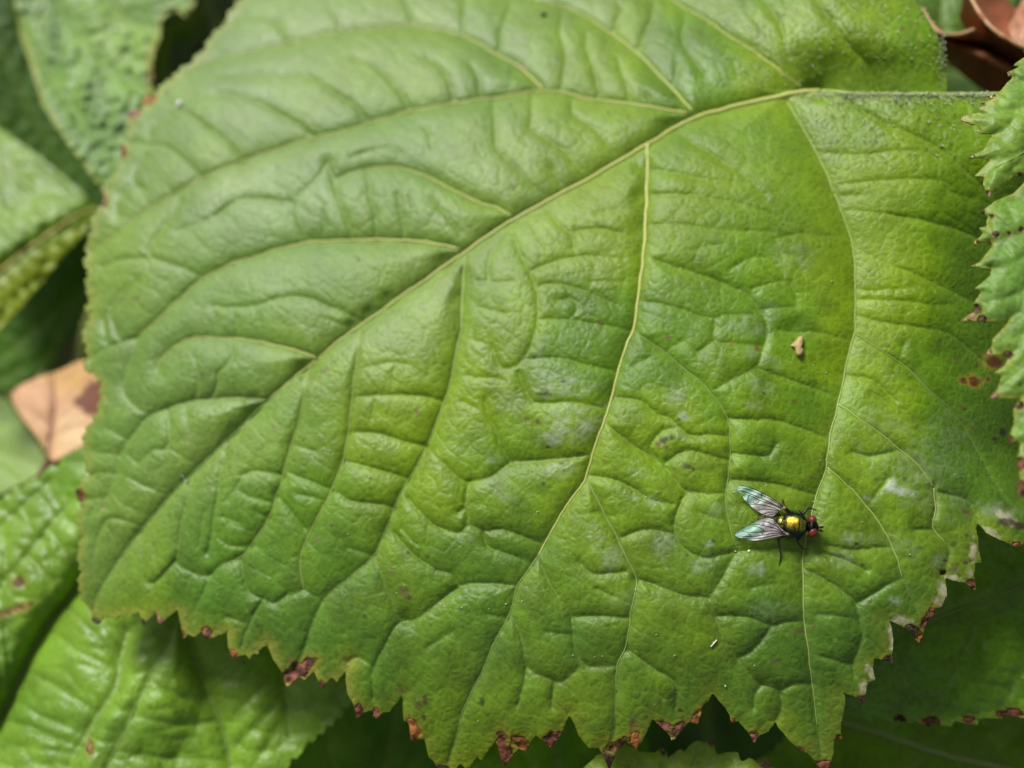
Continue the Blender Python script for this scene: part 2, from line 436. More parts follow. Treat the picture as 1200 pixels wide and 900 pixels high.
STEMS = []
def stem(label, u, v, off, lean):
    top = MAIN.at(u, v) + np.array([0, 0, -off])
    k = np.linspace(0, 1, 14)[:, None]
    foot = np.array([top[0] + lean[0], top[1] + lean[1], -0.01])
    P = foot * (1 - k) + top * k + np.c_[np.sin(k * 5) * 0.003, np.cos(k * 4) * 0.003, 0 * k]
    V, F = tube(P, np.linspace(0.005, 0.0032, 14), 10)
    root = thing('shrub_stem', label, 'stem'); link('bark', np_mesh('bark', V, F), M_WOOD, root)
    STEMS.append(P[-3]); return root
stem('brown woody stem rising from the soil under the big leaf', 640, 330, 0.055, (0.02, 0.03))
stem('brown woody stem rising from the soil beside the dead orange leaf', -190, 420, 0.05, (-0.03, 0.0))
stem('brown woody stem rising from the soil under the curled brown leaf', 1380, 250, 0.05, (0.03, 0.02))
stem('brown woody stem rising from the soil beneath the shaded leaves', 820, 1120, 0.06, (0.0, -0.03))
def petiole(root, start, tang, si, r=1.6e-3, mat=None, name='stalk'):
    a = np.asarray(start, float); b = STEMS[si]; d = np.linalg.norm(b - a)
    c1 = a + np.asarray(tang, float) * d * 0.35; c2 = b + np.array([0, 0, 0.25 * d])
    t = np.linspace(0, 1, 22)[:, None]
    P = a * (1 - t) ** 3 + 3 * c1 * t * (1 - t) ** 2 + 3 * c2 * t * t * (1 - t) + b * t ** 3
    V, F = tube(P, np.linspace(r * 0.8, r * 1.25, 22), 8)
    link(name, np_mesh(name, V, F), mat or M_STALK, root)

# ------------------------------------------------------------------ the big leaf: outline and veins read off the photograph
OUT = pts('''280,0 275,8 265,22 267,28 258,33 248,43 240,58 223,75 207,85 202,93 192,98 185,107 180,113 167,117 172,123 165,128 153,128 150,140 153,150
148,163 142,177 145,188 135,203 127,222 121,235 122,241 113,248 106,265 108,270 103,282 102,300 98,310 105,315 103,325 100,333 104,338 102,346 108,349
104,357 99,362 106,367 106,375 100,383 97,397 102,403 103,418 98,433 110,435 113,442 119,450 118,467 115,483 108,495 99,508 97,518 103,530 100,543 105,557 92,570 90,583
98,587 95,597 92,605 92,618 98,628 92,645 93,663 96,670 92,688 95,695 100,707 107,717 108,728 114,732 120,725 130,723 135,727 142,720 152,723 163,717
167,733 173,728 183,717 186,733 195,725 208,715 212,732 215,750 220,743 228,747 237,740 240,748 248,748 266,741 267,757 273,773 277,770 288,767 293,773 296,767
303,767 304,762 313,756 320,773 330,787 336,806 350,793 357,797 368,787 377,808 380,803 389,794 395,800 404,788 411,776 406,782 405,797 407,813 415,827 418,842
427,835 437,832 440,843 448,836 457,834 467,822 472,814 472,830 473,845 479,847 482,868 490,867 498,867 502,887 508,892 514,902 524,912 534,902 540,895 547,902 552,898
559,887 564,892 572,880 581,868 585,882 590,899 600,886 608,877 617,880 622,870 628,862 638,870 645,877 652,868 658,860 662,850 667,838 673,848 678,862 690,877 702,877
708,888 714,903 718,892 723,880 733,870 740,872 745,879 752,870 758,858 765,843 775,852 785,862 787,869 792,864 798,857 807,846 818,849 823,833 830,823 835,812 843,822
850,830 855,838 857,847 865,845 878,860 884,872 890,862 900,858 905,852 909,845 912,853 917,858 925,868 935,878 947,883 955,892 962,901 968,902 973,897 977,883 978,865 987,866 985,857
987,843 990,830 991,817 988,812 998,815 1008,820 1014,828 1014,817 1017,800 1026,797 1023,783 1025,772 1035,773 1047,777 1046,767 1047,750 1045,735 1042,727 1055,733
1067,740 1078,753 1081,743 1087,728 1095,722 1095,713 1103,712 1110,698 1109,685 1108,677 1118,681 1133,684 1144,692 1142,677 1143,660 1151,660 1147,643 1147,632 1144,620
1145,613 1150,617 1157,625 1168,631 1177,635 1192,642 1200,638 1216,632 1226,600 1236,540 1240,450 1236,350 1230,260 1222,190 1208,140 1190,112 1168,105 1150,103.5 1130,106 1112,105.5 1095,108 1075,106.5 1058,109 1040,107.5 1020,109 1000,108 985,109.5 962,108
962,105 985,105 1020,105 1060,105 1085,106 1105,108 1110,95 1110,78 1104,57 1098,40 1083,15 1066,-8 1030,-40 980,-70 900,-95 800,-112 700,-118 600,-112 500,-98 420,-78 350,-48 310,-22''')
def fine_teeth(o):
    q = []
    for a, b in zip(o, o[1:] + o[:1]):
        q.append(a); d = math.dist(a, b)
        if a[0] < 300 and a[1] < 700 and a[1] >= 0 and b[1] > a[1] and d > 6:
            nx, ny = -(b[1] - a[1]) / d, (b[0] - a[0]) / d          # outwards on this side
            q += [(a[0] + (b[0] - a[0]) * .62 + nx * 3.6, a[1] + (b[1] - a[1]) * .62 + ny * 3.6), (a[0] + (b[0] - a[0]) * .78 + nx * 0.3, a[1] + (b[1] - a[1]) * .78 + ny * 0.3)]
    return q
OUT = fine_teeth(OUT)
VE = []
def vv(st, s):
    for ln in s.strip().split('\n'):
        p = pts(ln)
        VE.append(('Q' if st == 'T' and len(p) <= 3 and max(q[0] for q in p) < 480 and math.dist(p[0], p[-1]) < 52 else st, p))
MID = pts('960,107 935,109 905,115 850,128 822,135 790,151 755,172 690,210 640,237 590,265 543,297 500,327 450,362 410,390 370,422 315,469 264,519 215,565 167,619 142,653 130,672 112,703 109,727')
VE.append(('M', MID))
U1 = pts('806,133 760,125 702,118 644,107 600,111 578,115 533,121 489,129 433,144 400,154 350,167 289,188 238,209 211,224 167,249 135,273 107,295')
U4 = pts('539,292 486,282 419,281 363,284 330,291 300,301 267,311 238,327 211,349 189,371 164,393 156,413 147,440 146,462 160,477 173,488')
U4a = pts('600,253 580,243 563,238 530,222 508,211 486,201 463,196 430,198 406,204 394,210 383,190')
D1 = pts('922,119 930,132 946,160 966,198 978,227 987,251 999,287 1002,324 1002,369 1001,391 993,424 981,480 973,507 968,547 959,573 952,600 946,625 942,644 941,667 942,698 942,727 947,760 951,793 953,816 958,851 963,890')
D2 = pts('759,167 758,217 757,261 753,306 748,350 742,386 731,414 718,461 709,490 696,526 686,560 664,591 649,618 629,653 607,687 598,718 578,756 564,789 544,831 536,858 525,895')
D3 = pts('546,298 543,336 541,378 540,390 533,423 528,450 517,481 501,523 480,560 462,596 451,622 438,651 416,671 393,691 378,704 364,738 357,760 340,796')
D4 = pts('423,383 418,420 412,474 408,510 402,540 389,573 376,600 362,629 353,651 353,672 356,691')
D5 = pts('364,428 358,454 349,499 338,534 327,574 316,606 298,634 284,651 260,663 247,673 238,674 230,672 213,665 207,657')
D6 = pts('268,518 262,540 258,557 253,592 247,628 243,650')
U2 = pts('811,130 795,112 778,93 744,60 711,36 684,18 660,7 629,0 590,-8 530,-30')
U1b = pts('637,105 613,82 582,64 542,42 493,32 444,32 400,37 338,50 289,61 240,73 222,79')
U3 = pts('941,104 910,80 879,56 850,39 822,20 789,1 750,-25 700,-60')
for k in (U1, U4, U4a, D1, D2, D3, U2, U1b, U3): VE.append(('S', k))
VE.append(('W', D1[:13]))
U5 = '371,420 349,411 333,407 309,401 282,397 260,396 224,396 207,404 189,420 184,431'
U6 = '313,469 276,466 249,468 220,471 196,479 173,489 163,502 150,518 140,537 137,553 128,577 123,595'
vv('S', U5 + '\n' + U6)
for k in (D4, D5): VE.append(('B', k))
VE.append(('T', D6))
D2b = pts('687,561 707,598 729,642 738,662 746,679 743,700 739,722 733,758 724,780 722,811 721,851 715,880')
D2c = pts('630,656 649,691 653,698 669,722 673,756 684,778 702,781 724,781')
D2r1 = pts('742,388 773,409 807,436 833,460 853,491 856,516 856,531 853,562 850,578 851,596 858,624 864,644 849,671 836,693 831,701 840,729 853,758 876,787 893,802 913,810')
D1r2 = pts('1003,392 1036,413 1064,433 1084,453 1110,476 1137,512 1152,543 1168,570 1185,592')
D1r3 = pts('983,474 1006,490 1030,506 1054,527 1077,546 1094,571')
D1r4 = pts('969,548 990,566 1010,586 1023,603 1039,626 1048,646 1058,678 1071,707 1080,729 1079,748')
D1r1 = pts('1003,291 1040,309 1073,322 1107,338 1136,352 1180,375')
D1r1b = pts('988,246 1040,251 1084,259 1118,268 1144,278 1190,300')
D1r0 = pts('962,108 984,113 1007,127 1029,140 1051,151 1078,162 1107,178 1129,198 1160,225')
for k in (D2b, D2c, D2r1, D1r2, D1r3, D1r4, D1r1, D1r1b, D1r0): VE.append(('B', k))
vv('B', '''198,583 176,572 149,559 140,552
167,618 152,612 130,608 120,617 113,638 109,663 112,675 120,682 133,667
711,497 740,520 778,548 798,571 807,577 829,578 849,578
691,534 651,538 613,541 600,542 576,558 551,564 538,560 524,547 504,529
606,687 569,684 540,686 516,704 491,724 478,727 467,722 456,696 447,671 440,653
760,303 796,314 836,328 864,339 869,340 884,356 896,373 898,391 893,413 887,430 864,442 836,457
939,102 925,70 912,24 890,-5
1034,105 1019,78 992,49 974,24 957,0 940,-30
944,668 964,678 987,693 1003,707 1009,733 1011,749 996,778 976,773 951,766
600,722 613,753 618,782 640,794 658,799 684,778
831,700 804,698 771,687 749,680
1094,571 1097,579 1096,597 1094,619 1108,635 1113,647 1108,665 1106,674
1101,577 1130,586 1143,603''')
vv('T', '''367,160 342,142 311,124 284,113 258,109 227,114
433,142 413,122 389,107 360,89 311,86 256,87
338,48 324,27 307,20 284,18 270,24
400,34 389,13 378,-8
482,128 460,98 438,76 416,67
531,119 524,93 516,78 500,68
564,114 560,89 552,76
484,30 478,7 470,-10
542,42 542,22 545,-5
584,62 588,40 593,22 602,-5
658,104 662,67 656,38 660,14
702,114 696,82 687,58 687,40
738,118 731,89 724,70
764,125 758,108
720,36 729,11
747,60 760,29 766,5
789,98 796,73
824,87 800,49 802,18
578,117 580,153 582,173 592,184 607,198 619,213 637,230
624,111 623,142 624,153 656,173 682,200
671,114 672,133 696,151 722,180
646,196 657,214
253,253 273,238 291,234 336,236 341,238
348,271 354,286
211,232 207,242 189,269 176,289 178,302 207,311 235,324
173,302 144,304 120,312
284,189 264,164 238,147 211,131 178,149 176,162
238,209 216,187 196,173 178,169 149,167
167,222 158,216 158,202 171,182
138,253 137,238 147,222 160,215
414,281 406,256 397,233 390,212
441,281 439,249 434,228 430,200
474,281 470,249 466,229
540,273 521,249 508,231
379,281 379,249
253,396 253,373 249,358
307,400 302,364
278,397 276,366
428,378 397,363 363,350 349,347 331,349 300,358 267,360 249,358
247,466 256,449 256,436 271,420 269,399
229,466 232,440 229,420
403,382 380,372
197,479 197,522 180,528 163,542 150,533
197,525 230,545
217,477 220,505
150,516 125,502
140,533 112,530
135,556 117,555 100,560
125,583 100,585
133,578 143,590 165,600
160,396 122,409 106,424
140,398 131,369 144,351 160,330
124,404 122,376 131,358 149,336
127,617 138,643
227,566 218,588 211,623 207,657
207,657 187,678 175,683 168,670 166,633 170,622
284,557 270,580 256,592
256,606 264,606 280,612
331,557 311,554 298,552 284,557
320,590 298,583 280,575
316,608 300,600
243,683 232,708 227,727
247,673 243,683
308,702 292,732 283,757
338,697 322,707 308,702 290,690 282,655
265,723 290,732
356,691 340,699 322,707
356,691 378,704
387,573 360,562 336,553
358,620 333,589 322,580
501,523 472,517 446,508 410,507
519,470 494,464 459,463 414,466
459,463 461,440 464,422
478,561 453,553 427,546 404,541
462,595 436,590 409,586 396,577
436,650 409,642
479,584 489,596 511,616 533,624 542,622 549,612
549,567 545,590 549,618
633,636 618,631 587,620 567,622 551,613 549,587 549,567
566,624 572,640 590,648 612,655
462,624 476,642 493,656 511,667 529,673 538,684
538,600 552,590
478,727 464,733 451,758 438,784 437,818
407,776 420,770 438,784
598,541 587,523 580,501 571,486 568,470
720,434 696,429 664,421 640,419 624,421 613,422 602,431 587,430 576,406
607,437 622,468 638,472 673,472 706,477
738,387 696,379 651,374 630,376
597,267 608,293 621,320 630,347 630,376 622,406 611,424
639,244 654,262 670,278 672,291
621,318 650,307 686,300 730,304
674,271 708,269 748,279
632,336 641,333 674,336 723,358
652,352 668,350 676,362 668,374
598,262 575,300 571,330
791,155 824,174 851,192 878,210 898,230
760,263 796,263 836,268 878,271 904,272 909,279 916,297
909,279 940,274 962,276 990,278
760,228 802,228 840,234 882,243 913,257 935,275
760,198 790,203 830,210 876,215
856,314 878,303 900,303 916,317 918,329
916,297 931,301 942,321
882,339 918,329 931,341 934,355
751,353 791,360 824,371 838,373 851,369 884,368
838,373 837,398 855,402 892,405
838,398 820,412
896,362 931,359
913,387 933,389 962,390 995,398
889,433 904,438 936,449 962,458 982,466
853,490 882,492 904,492 936,501 968,513
856,531 882,533 900,533 911,520
856,563 873,563 909,567 929,573 955,579
866,646 909,644 940,644
842,722 864,722 889,727 904,733 922,730 942,728
904,733 893,751 876,767 865,771
718,466 751,470 764,481 778,488 784,489 807,509 833,509 853,511
770,540 762,524 775,505 790,502
780,542 802,529 829,533 853,538
803,580 793,604 791,627 807,647 830,654 864,646
693,558 718,562 740,571 762,585 790,592
729,630 758,620 791,627
744,679 767,684
671,723 705,722 737,724
678,658 696,673 731,671
736,762 764,782 791,800 792,829
616,784 613,804 607,827
649,802 647,829
536,690 520,702
913,810 931,802 951,802
913,810 916,829 910,843
886,811 883,829
893,802 886,811
964,180 1007,181 1073,176 1100,187
984,216 1029,212 1064,210 1104,213 1113,224 1140,233
984,231 1010,228
1005,340 1040,340 1073,336
1006,352 1051,352 1078,356 1109,358
1004,369 1036,378 1073,383 1107,389 1124,398 1140,413 1151,424
986,440 1020,445 1050,470
1003,707 1027,693 1056,678
998,778 1002,791
1072,621 1094,621
970,640 1000,645 1040,640
958,648 985,655 1015,668
1000,530 1020,535 1054,527''')
vv('Q', '''412,184 450,173 470,180
383,190 368,213 341,238 348,271
253,253 232,262 207,270
300,640 270,640 255,630
560,330 600,330
560,360 590,366
556,400 575,404
548,440 590,445
540,470 560,480
430,430 470,425 500,440
440,470 436,490
700,600 720,605
700,690 720,700
640,740 670,745
570,720 595,725
500,760 530,740
880,690 905,685
960,720 1000,725
1040,560 1020,590
1020,460 1060,480
1060,400 1050,430
870,590 900,600
820,600 845,610
790,250 790,280
820,290 850,285
760,420 740,430
800,400 780,412
920,420 940,440
700,250 730,245
690,330 730,330
480,230 486,250
500,150 505,175
620,260 640,290
340,520 370,530
350,580 375,585
470,620 490,640
180,640 185,670
240,600 232,640''')

CORDS = [('midrib', MID[:16], 4.2, 1.3, M_MIDRIB), ('midrib', pts('962,107 985,108.5 1012,109.5 1045,109.5'), 3.2, 0.8, M_VEIN)]
CORDS += [('midrib', MID[15:20], 1.3, 0.7, M_VEIN2)]
for p, r0, r1, m in ((D2[:14], 2.4, 0.9, M_MIDRIB), (D2[13:20], 0.9, 0.5, M_VEIN2), (D1[4:17], 1.0, 0.8, M_VEIN), (D1[16:25], 0.9, 0.5, M_VEIN), (D3[:8], 1.7, 0.8, M_VEIN),
                     (D4, 1.2, 0.6, M_VEIN), (D5[:9], 1.2, 0.6, M_VEIN), (U1, 2.0, 0.9, M_MIDRIB), (U4[:11], 1.9, 0.8, M_MIDRIB), (U4a[:9], 1.6, 0.8, M_MIDRIB), (U1b, 1.7, 0.8, M_MIDRIB), (U2[:9], 1.6, 0.8, M_MIDRIB), (U3[:7], 1.4, 0.8, M_MIDRIB), (pts(U5), 1.5, 0.6, M_MIDRIB), (D3[7:15], 0.9, 0.5, M_VEIN2), (D2b[:10], 1.3, 0.7, M_VEIN2),
                     (D1r2[:7], 1.0, 0.6, M_VEIN2), (D1r3, 1.1, 0.7, M_VEIN), (D1r4[:7], 1.1, 0.6, M_VEIN), (D2r1[:12], 0.9, 0.6, M_VEIN2), (D1[:5], 0.9, 1.0, M_VEIN),
                     (pts('313,469 290,467 270,466 249,468'), 1.2, 0.6, M_VEIN), (pts('1094,571 1096,595 1094,619 1108,635'), 0.8, 0.5, M_VEIN)):
    CORDS.append(('side_vein', p, r0, r1, m))

BRN = (0.16, 0.055, 0.028); ORG = (0.34, 0.13, 0.035); RED = (0.25, 0.10, 0.055); PUR = (0.075, 0.032, 0.024); PNK = (0.34, 0.19, 0.12); DRK = (0.045, 0.028, 0.02)
TIPS = [(172, 117, 9, 6, ORG, -.4), (154, 132, 8, 7, PNK, 0), (143, 177, 5, 8, ORG, 0), (122, 236, 4, 6, PNK, 0), (91, 582, 8, 7, BRN, 0), (110, 729, 8, 4, DRK, .3), (167, 731, 3, 5, DRK, 0),
        (186, 729, 4, 7, PNK, 0), (214, 745, 3, 8, ORG, 0), (242, 743, 6, 7, RED, 0), (274, 768, 4, 6, ORG, 0), (349, 787, 22, 9, RED, -.62), (377, 804, 4, 6, BRN, 0), (419, 834, 6, 8, BRN, 0),
        (441, 837, 5, 7, RED, 0), (484, 857, 8, 15, ORG, -.25), (518, 904, 12, 7, DRK, 0), (590, 879, 9, 20, BRN, -.1), (610, 870, 12, 7, ORG, .5), (647, 867, 14, 8, BRN, -.4),
        (714, 888, 10, 16, PUR, 0), (728, 872, 12, 6, BRN, -.5), (745, 868, 6, 12, ORG, 0), (782, 856, 14, 7, RED, .6), (797, 855, 10, 7, RED, -.8), (817, 841, 6, 11, ORG, .5), (827, 829, 3, 7, DRK, .5),
        (884, 866, 6, 9, RED, 0), (857, 845, 4, 4, ORG, 0), (937, 879, 6, 3, BRN, .5), (966, 897, 9, 6, BRN, 0), (985, 864, 5, 4, ORG, 0), (1011, 821, 7, 6, PUR, .5), (1041, 774, 8, 5, DRK, .2),
        (1073, 742, 14, 6, DRK, .6), (1089, 724, 6, 16, BRN, .45), (1079, 749, 4, 5, ORG, 0), (1140, 685, 8, 5, RED, .7), (1191, 640, 6, 4, RED, 0), (1105, 671, 4, 3, DRK, 0)]

def spot(g, C, R, x, y, rx, ry, colr, k=1.0, rot=0.0, soft=0.5, seed=0, nz=0.9, ns=9, rough=None, lumpy=0.0):
    sl = g.box((x, y), (x, y), max(rx, ry) * 2.2)
    if sl is None: return
    u = g.U[sl] - x; v = g.V[sl] - y; ca, sa = math.cos(rot), math.sin(rot)
    q = np.hypot((u * ca + v * sa) / rx, (-u * sa + v * ca) / ry) + (fbm(g.U[sl], g.V[sl], ns, 300 + seed, 3) - 0.5) * nz
    w = sstep(1 + soft, 1 - soft, q) * k
    if lumpy: w = w * np.clip(1 - lumpy + lumpy * 2.2 * (fbm(g.U[sl], g.V[sl], 6.5, 500 + seed, 4) - 0.27), 0, 1)
    w3 = w[..., None]
    C[sl] = C[sl] * (1 - w3) + np.array(colr) * w3
    if rough is not None: R[sl] = R[sl] * (1 - w) + rough * w

DUST_GLARE = (0.34, 0.40, 0.27)
def paint_main(g, C, R, S, H):
    U, V = g.U, g.V
    # broad colour drift: yellower in the middle and right, bluer towards the far left
    k = sstep(380, 820, U + 0.35 * V)[..., None]
    C = C * ((1 - k) * np.array((0.98, 1.0, 1.10)) + k * np.array((1.03, 1.0, 0.9)))
    k = (sstep(60, -120, (V - 107) - (960 - U) * 0.729) * sstep(900, 500, U))[..., None]     # far half paler: sky sheen painted into the colour
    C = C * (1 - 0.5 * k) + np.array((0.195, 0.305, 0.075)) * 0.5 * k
    k = (sstep(480, 760, V + 0.15 * (U - 600)))[..., None]                                  # darker towards the front teeth: shade painted into the colour
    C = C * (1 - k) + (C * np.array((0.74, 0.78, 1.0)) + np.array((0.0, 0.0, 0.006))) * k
    for x, y, rx, ry in ((1040, 200, 120, 100), (830, 230, 70, 70), (700, 260, 60, 60), (1050, 350, 60, 60), (480, 520, 90, 110)):
        w = 0.30 * np.exp(-((U - x) / rx) ** 2 - ((V - y) / ry) ** 2)[..., None]
        C = C * (1 - w) + np.array((0.245, 0.35, 0.006)) * w
    # yellow rim along the withering edge
    rim = sstep(26, 2, S + (fbm(U, V, 22, 61, 3) - 0.5) * 24) * sstep(640, 780, V + 0.12 * U)
    C = C * (1 - 0.32 * rim[..., None]) + np.array((0.27, 0.29, 0.025)) * 0.32 * rim[..., None]
    rim2 = sstep(12, 1, S + (fbm(U, V, 14, 66, 3) - 0.5) * 10) * (U < 420)
    C = C * (1 - 0.4 * rim2[..., None]) + np.array((0.34, 0.33, 0.06)) * 0.4 * rim2[..., None]
    band = sstep(14, 0, np.abs(V - 109)) * sstep(940, 990, U) * (V > 106)
    C = C * (1 - 0.6 * band[..., None]) + np.array((0.30, 0.37, 0.11)) * 0.6 * band[..., None]     # woolly rim of the lobe
    # dusty, pale dried film, with glossy glare painted into the same patches
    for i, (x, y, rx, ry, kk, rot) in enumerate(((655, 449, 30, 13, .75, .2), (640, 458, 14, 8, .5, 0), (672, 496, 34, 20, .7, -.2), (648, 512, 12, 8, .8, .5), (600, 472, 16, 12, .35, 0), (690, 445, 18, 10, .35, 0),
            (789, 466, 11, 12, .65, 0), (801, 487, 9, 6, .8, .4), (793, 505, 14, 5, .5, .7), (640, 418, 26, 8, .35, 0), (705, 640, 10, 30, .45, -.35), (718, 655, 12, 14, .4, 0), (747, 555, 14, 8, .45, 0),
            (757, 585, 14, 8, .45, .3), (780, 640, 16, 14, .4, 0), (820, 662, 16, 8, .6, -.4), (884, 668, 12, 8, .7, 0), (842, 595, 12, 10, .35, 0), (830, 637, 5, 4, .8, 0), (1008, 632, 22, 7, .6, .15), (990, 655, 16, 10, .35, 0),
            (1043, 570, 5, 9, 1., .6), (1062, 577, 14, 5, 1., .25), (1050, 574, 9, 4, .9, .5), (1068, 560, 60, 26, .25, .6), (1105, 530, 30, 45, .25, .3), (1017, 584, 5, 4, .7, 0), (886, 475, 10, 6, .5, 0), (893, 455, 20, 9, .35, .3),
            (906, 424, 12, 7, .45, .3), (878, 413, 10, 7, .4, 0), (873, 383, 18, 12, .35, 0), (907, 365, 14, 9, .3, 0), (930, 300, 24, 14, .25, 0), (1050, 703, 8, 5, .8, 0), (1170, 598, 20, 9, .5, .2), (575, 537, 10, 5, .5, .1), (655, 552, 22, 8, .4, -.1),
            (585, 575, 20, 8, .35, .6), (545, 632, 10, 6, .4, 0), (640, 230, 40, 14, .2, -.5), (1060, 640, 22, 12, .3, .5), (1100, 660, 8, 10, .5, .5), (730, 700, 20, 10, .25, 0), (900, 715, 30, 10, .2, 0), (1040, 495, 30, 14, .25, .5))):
        spot(g, C, R, x, y, rx, ry, DUST_GLARE if i not in (21, 22, 23) else (0.45, 0.52, 0.4), kk * 0.9, rot, 0.5, 10 + i, 1.3, 9, 0.34, 0.95 if i not in (21, 22, 23) else 0.6)
    # whitened, papery strips of the rim
    for i, (x, y, rx, ry, rot) in enumerate(((1045, 742, 5, 16, .1), (1047, 757, 3, 9, 0), (1104, 690, 5, 13, -.15), (1101, 706, 8, 5, .4), (1058, 727, 12, 5, .2), (1119, 678, 10, 4, .2), (1021, 789, 5, 10, -.25), (1012, 808, 5, 9, -.1), (1140, 645, 4, 12, 0),
            (1137, 672, 4, 6, 0), (1160, 624, 12, 4, .65), (1180, 606, 12, 6, .6))):
        spot(g, C, R, x, y, rx, ry, (0.52, 0.47, 0.34), 0.9, rot, 0.4, 80 + i, 1.6, 6, 0.6, 0.6)
    # brown and black spots
    for i, (x, y, rx, ry, c) in enumerate(((778, 516, 6, 5, DRK), (771, 521, 4, 4, BRN), (787, 512, 3, 3, DRK), (780, 524, 4, 3, BRN), (805, 547, 6, 4, (.07, .06, .02)), (813, 549, 3, 3, (.07, .06, .02)), (630, 494, 4, 4, (.09, .04, .015)), (617, 491, 4, 3, (.12, .08, .02)),
            (637, 462, 12, 3, (.04, .06, .012)), (660, 447, 4, 2, DRK), (642, 524, 3, 2, DRK), (658, 543, 4, 2, DRK), (637, 567, 3, 3, DRK), (895, 461, 2.5, 2.5, DRK), (1175, 507, 5, 7, DRK), (1165, 514, 4, 3, DRK),
            (498, 820, 4, 10, (.07, .05, .015)), (490, 827, 6, 8, (.11, .09, .02)), (497, 841, 3, 4, DRK), (565, 822, 4, 6, (.035, .06, .02)), (797, 832, 4.5, 3.5, DRK), (742, 850, 7, 14, (.12, .08, .025)), (472, 692, 9, 7, (.10, .10, .02)), (478, 700, 5, 4, (.08, .07, .02)),
            (1132, 600, 4.5, 3.5, (.13, .07, .05)), (1133, 627, 4, 3, (.06, .07, .02)), (1117, 638, 5, 4, (.07, .10, .02)), (1118, 667, 5, 4, (.14, .09, .07)), (1131, 660, 4, 3.5, DRK), (1107, 657, 3, 2, DRK), (1004, 637, 4, 2.5, DRK), (1010, 662, 3, 2.5, (.05, .07, .02)),
            (1078, 642, 4, 3, (.09, .09, .03)), (1095, 597, 3, 4, (.10, .09, .03)), (1060, 561, 4, 4, (.06, .10, .02)), (1027, 562, 3, 3, (.06, .10, .02)), (1180, 612, 14, 6, (.06, .045, .025)), (1195, 616, 9, 6, (.05, .03, .02)), (488, 482, 4, 3, (.2, .09, .05)), (424, 535, 2.5, 2.5, BRN),
            (389, 616, 3, 2, DRK), (373, 633, 4, 4, (.16, .13, .05)), (478, 648, 3, 2.5, DRK), (501, 653, 4, 3, (.07, .06, .02)), (511, 667, 4, 2, (.07, .06, .02)), (613, 79, 5, 4, (.25, .18, .1)), (738, 55, 4, 4, (.3, .27, .16)), (782, 395, 4, 3, BRN), (858, 404, 4, 3, (.2, .13, .03)), (887, 408, 4, 4, (.2, .11, .03)), (340, 775, 5, 7, (.2, .18, .05)), (362, 772, 5, 9, (.17, .12, .06)),
            (805, 651, 3, 3, (.07, .08, .02)), (784, 664, 3, 3, (.07, .08, .02)), (836, 634, 3, 2, DRK), (539, 714, 4, 3, (.07, .08, .02)), (542, 735, 3, 4, (.1, .1, .03)), (441, 676, 6, 8, (.06, .16, .015)), (412, 709, 2, 2, DRK), (427, 722, 2, 3, DRK), (1100, 402, 5, 5, (.08, .13, .02)), (935, 740, 12, 3, (.13, .12, .03)), (910, 775, 10, 4, (.10, .12, .03)))):
        spot(g, C, R, x, y, rx * 0.78, ry * 0.78, c, 0.85, 0, 0.35, 120 + i, 0.9, 4, 0.6)
    for (x, y, rx, ry) in ((1141, 447, 8, 6.5), (1129, 446, 5, 4), (1158, 444, 3, 3), (1165, 424, 11, 7.5)):
        spot(g, C, R, x, y, rx * 1.5, ry * 1.5, (0.30, 0.27, 0.035), 0.8, 0.3, 0.25, 7, 0.5, 6)
        spot(g, C, R, x, y, rx * .85, ry * .85, (0.15, 0.05, 0.018), 0.95, 0.3, 0.2, 8, 0.5, 5, 0.5)
    for (x, y) in ((1068, 457), (1128, 479), (1145, 428), (1120, 420), (1040, 405), (1075, 500), (950, 560), (930, 470)):
        spot(g, C, R, x, y, 3.5, 2.5, (0.14, 0.09, 0.03), 0.6, 0, 0.4, int(x), 0.8, 5)
    r = random.Random(77)
    for i in range(330):
        x, y = r.uniform(110, 1150), r.uniform(5, 880)
        kind = r.random(); q = r.uniform(0.9, 2.3) * (1.5 if kind > .9 else 1)
        c = (0.05, 0.07, 0.012) if kind < .4 else (0.30, 0.34, 0.06) if kind < .75 else (0.14, 0.09, 0.03)
        spot(g, C, R, x, y, q * r.uniform(.8, 1.6), q, c, r.uniform(.35, .8), r.uniform(0, 3), 0.5, i, 0.8, 4)
    return C, R

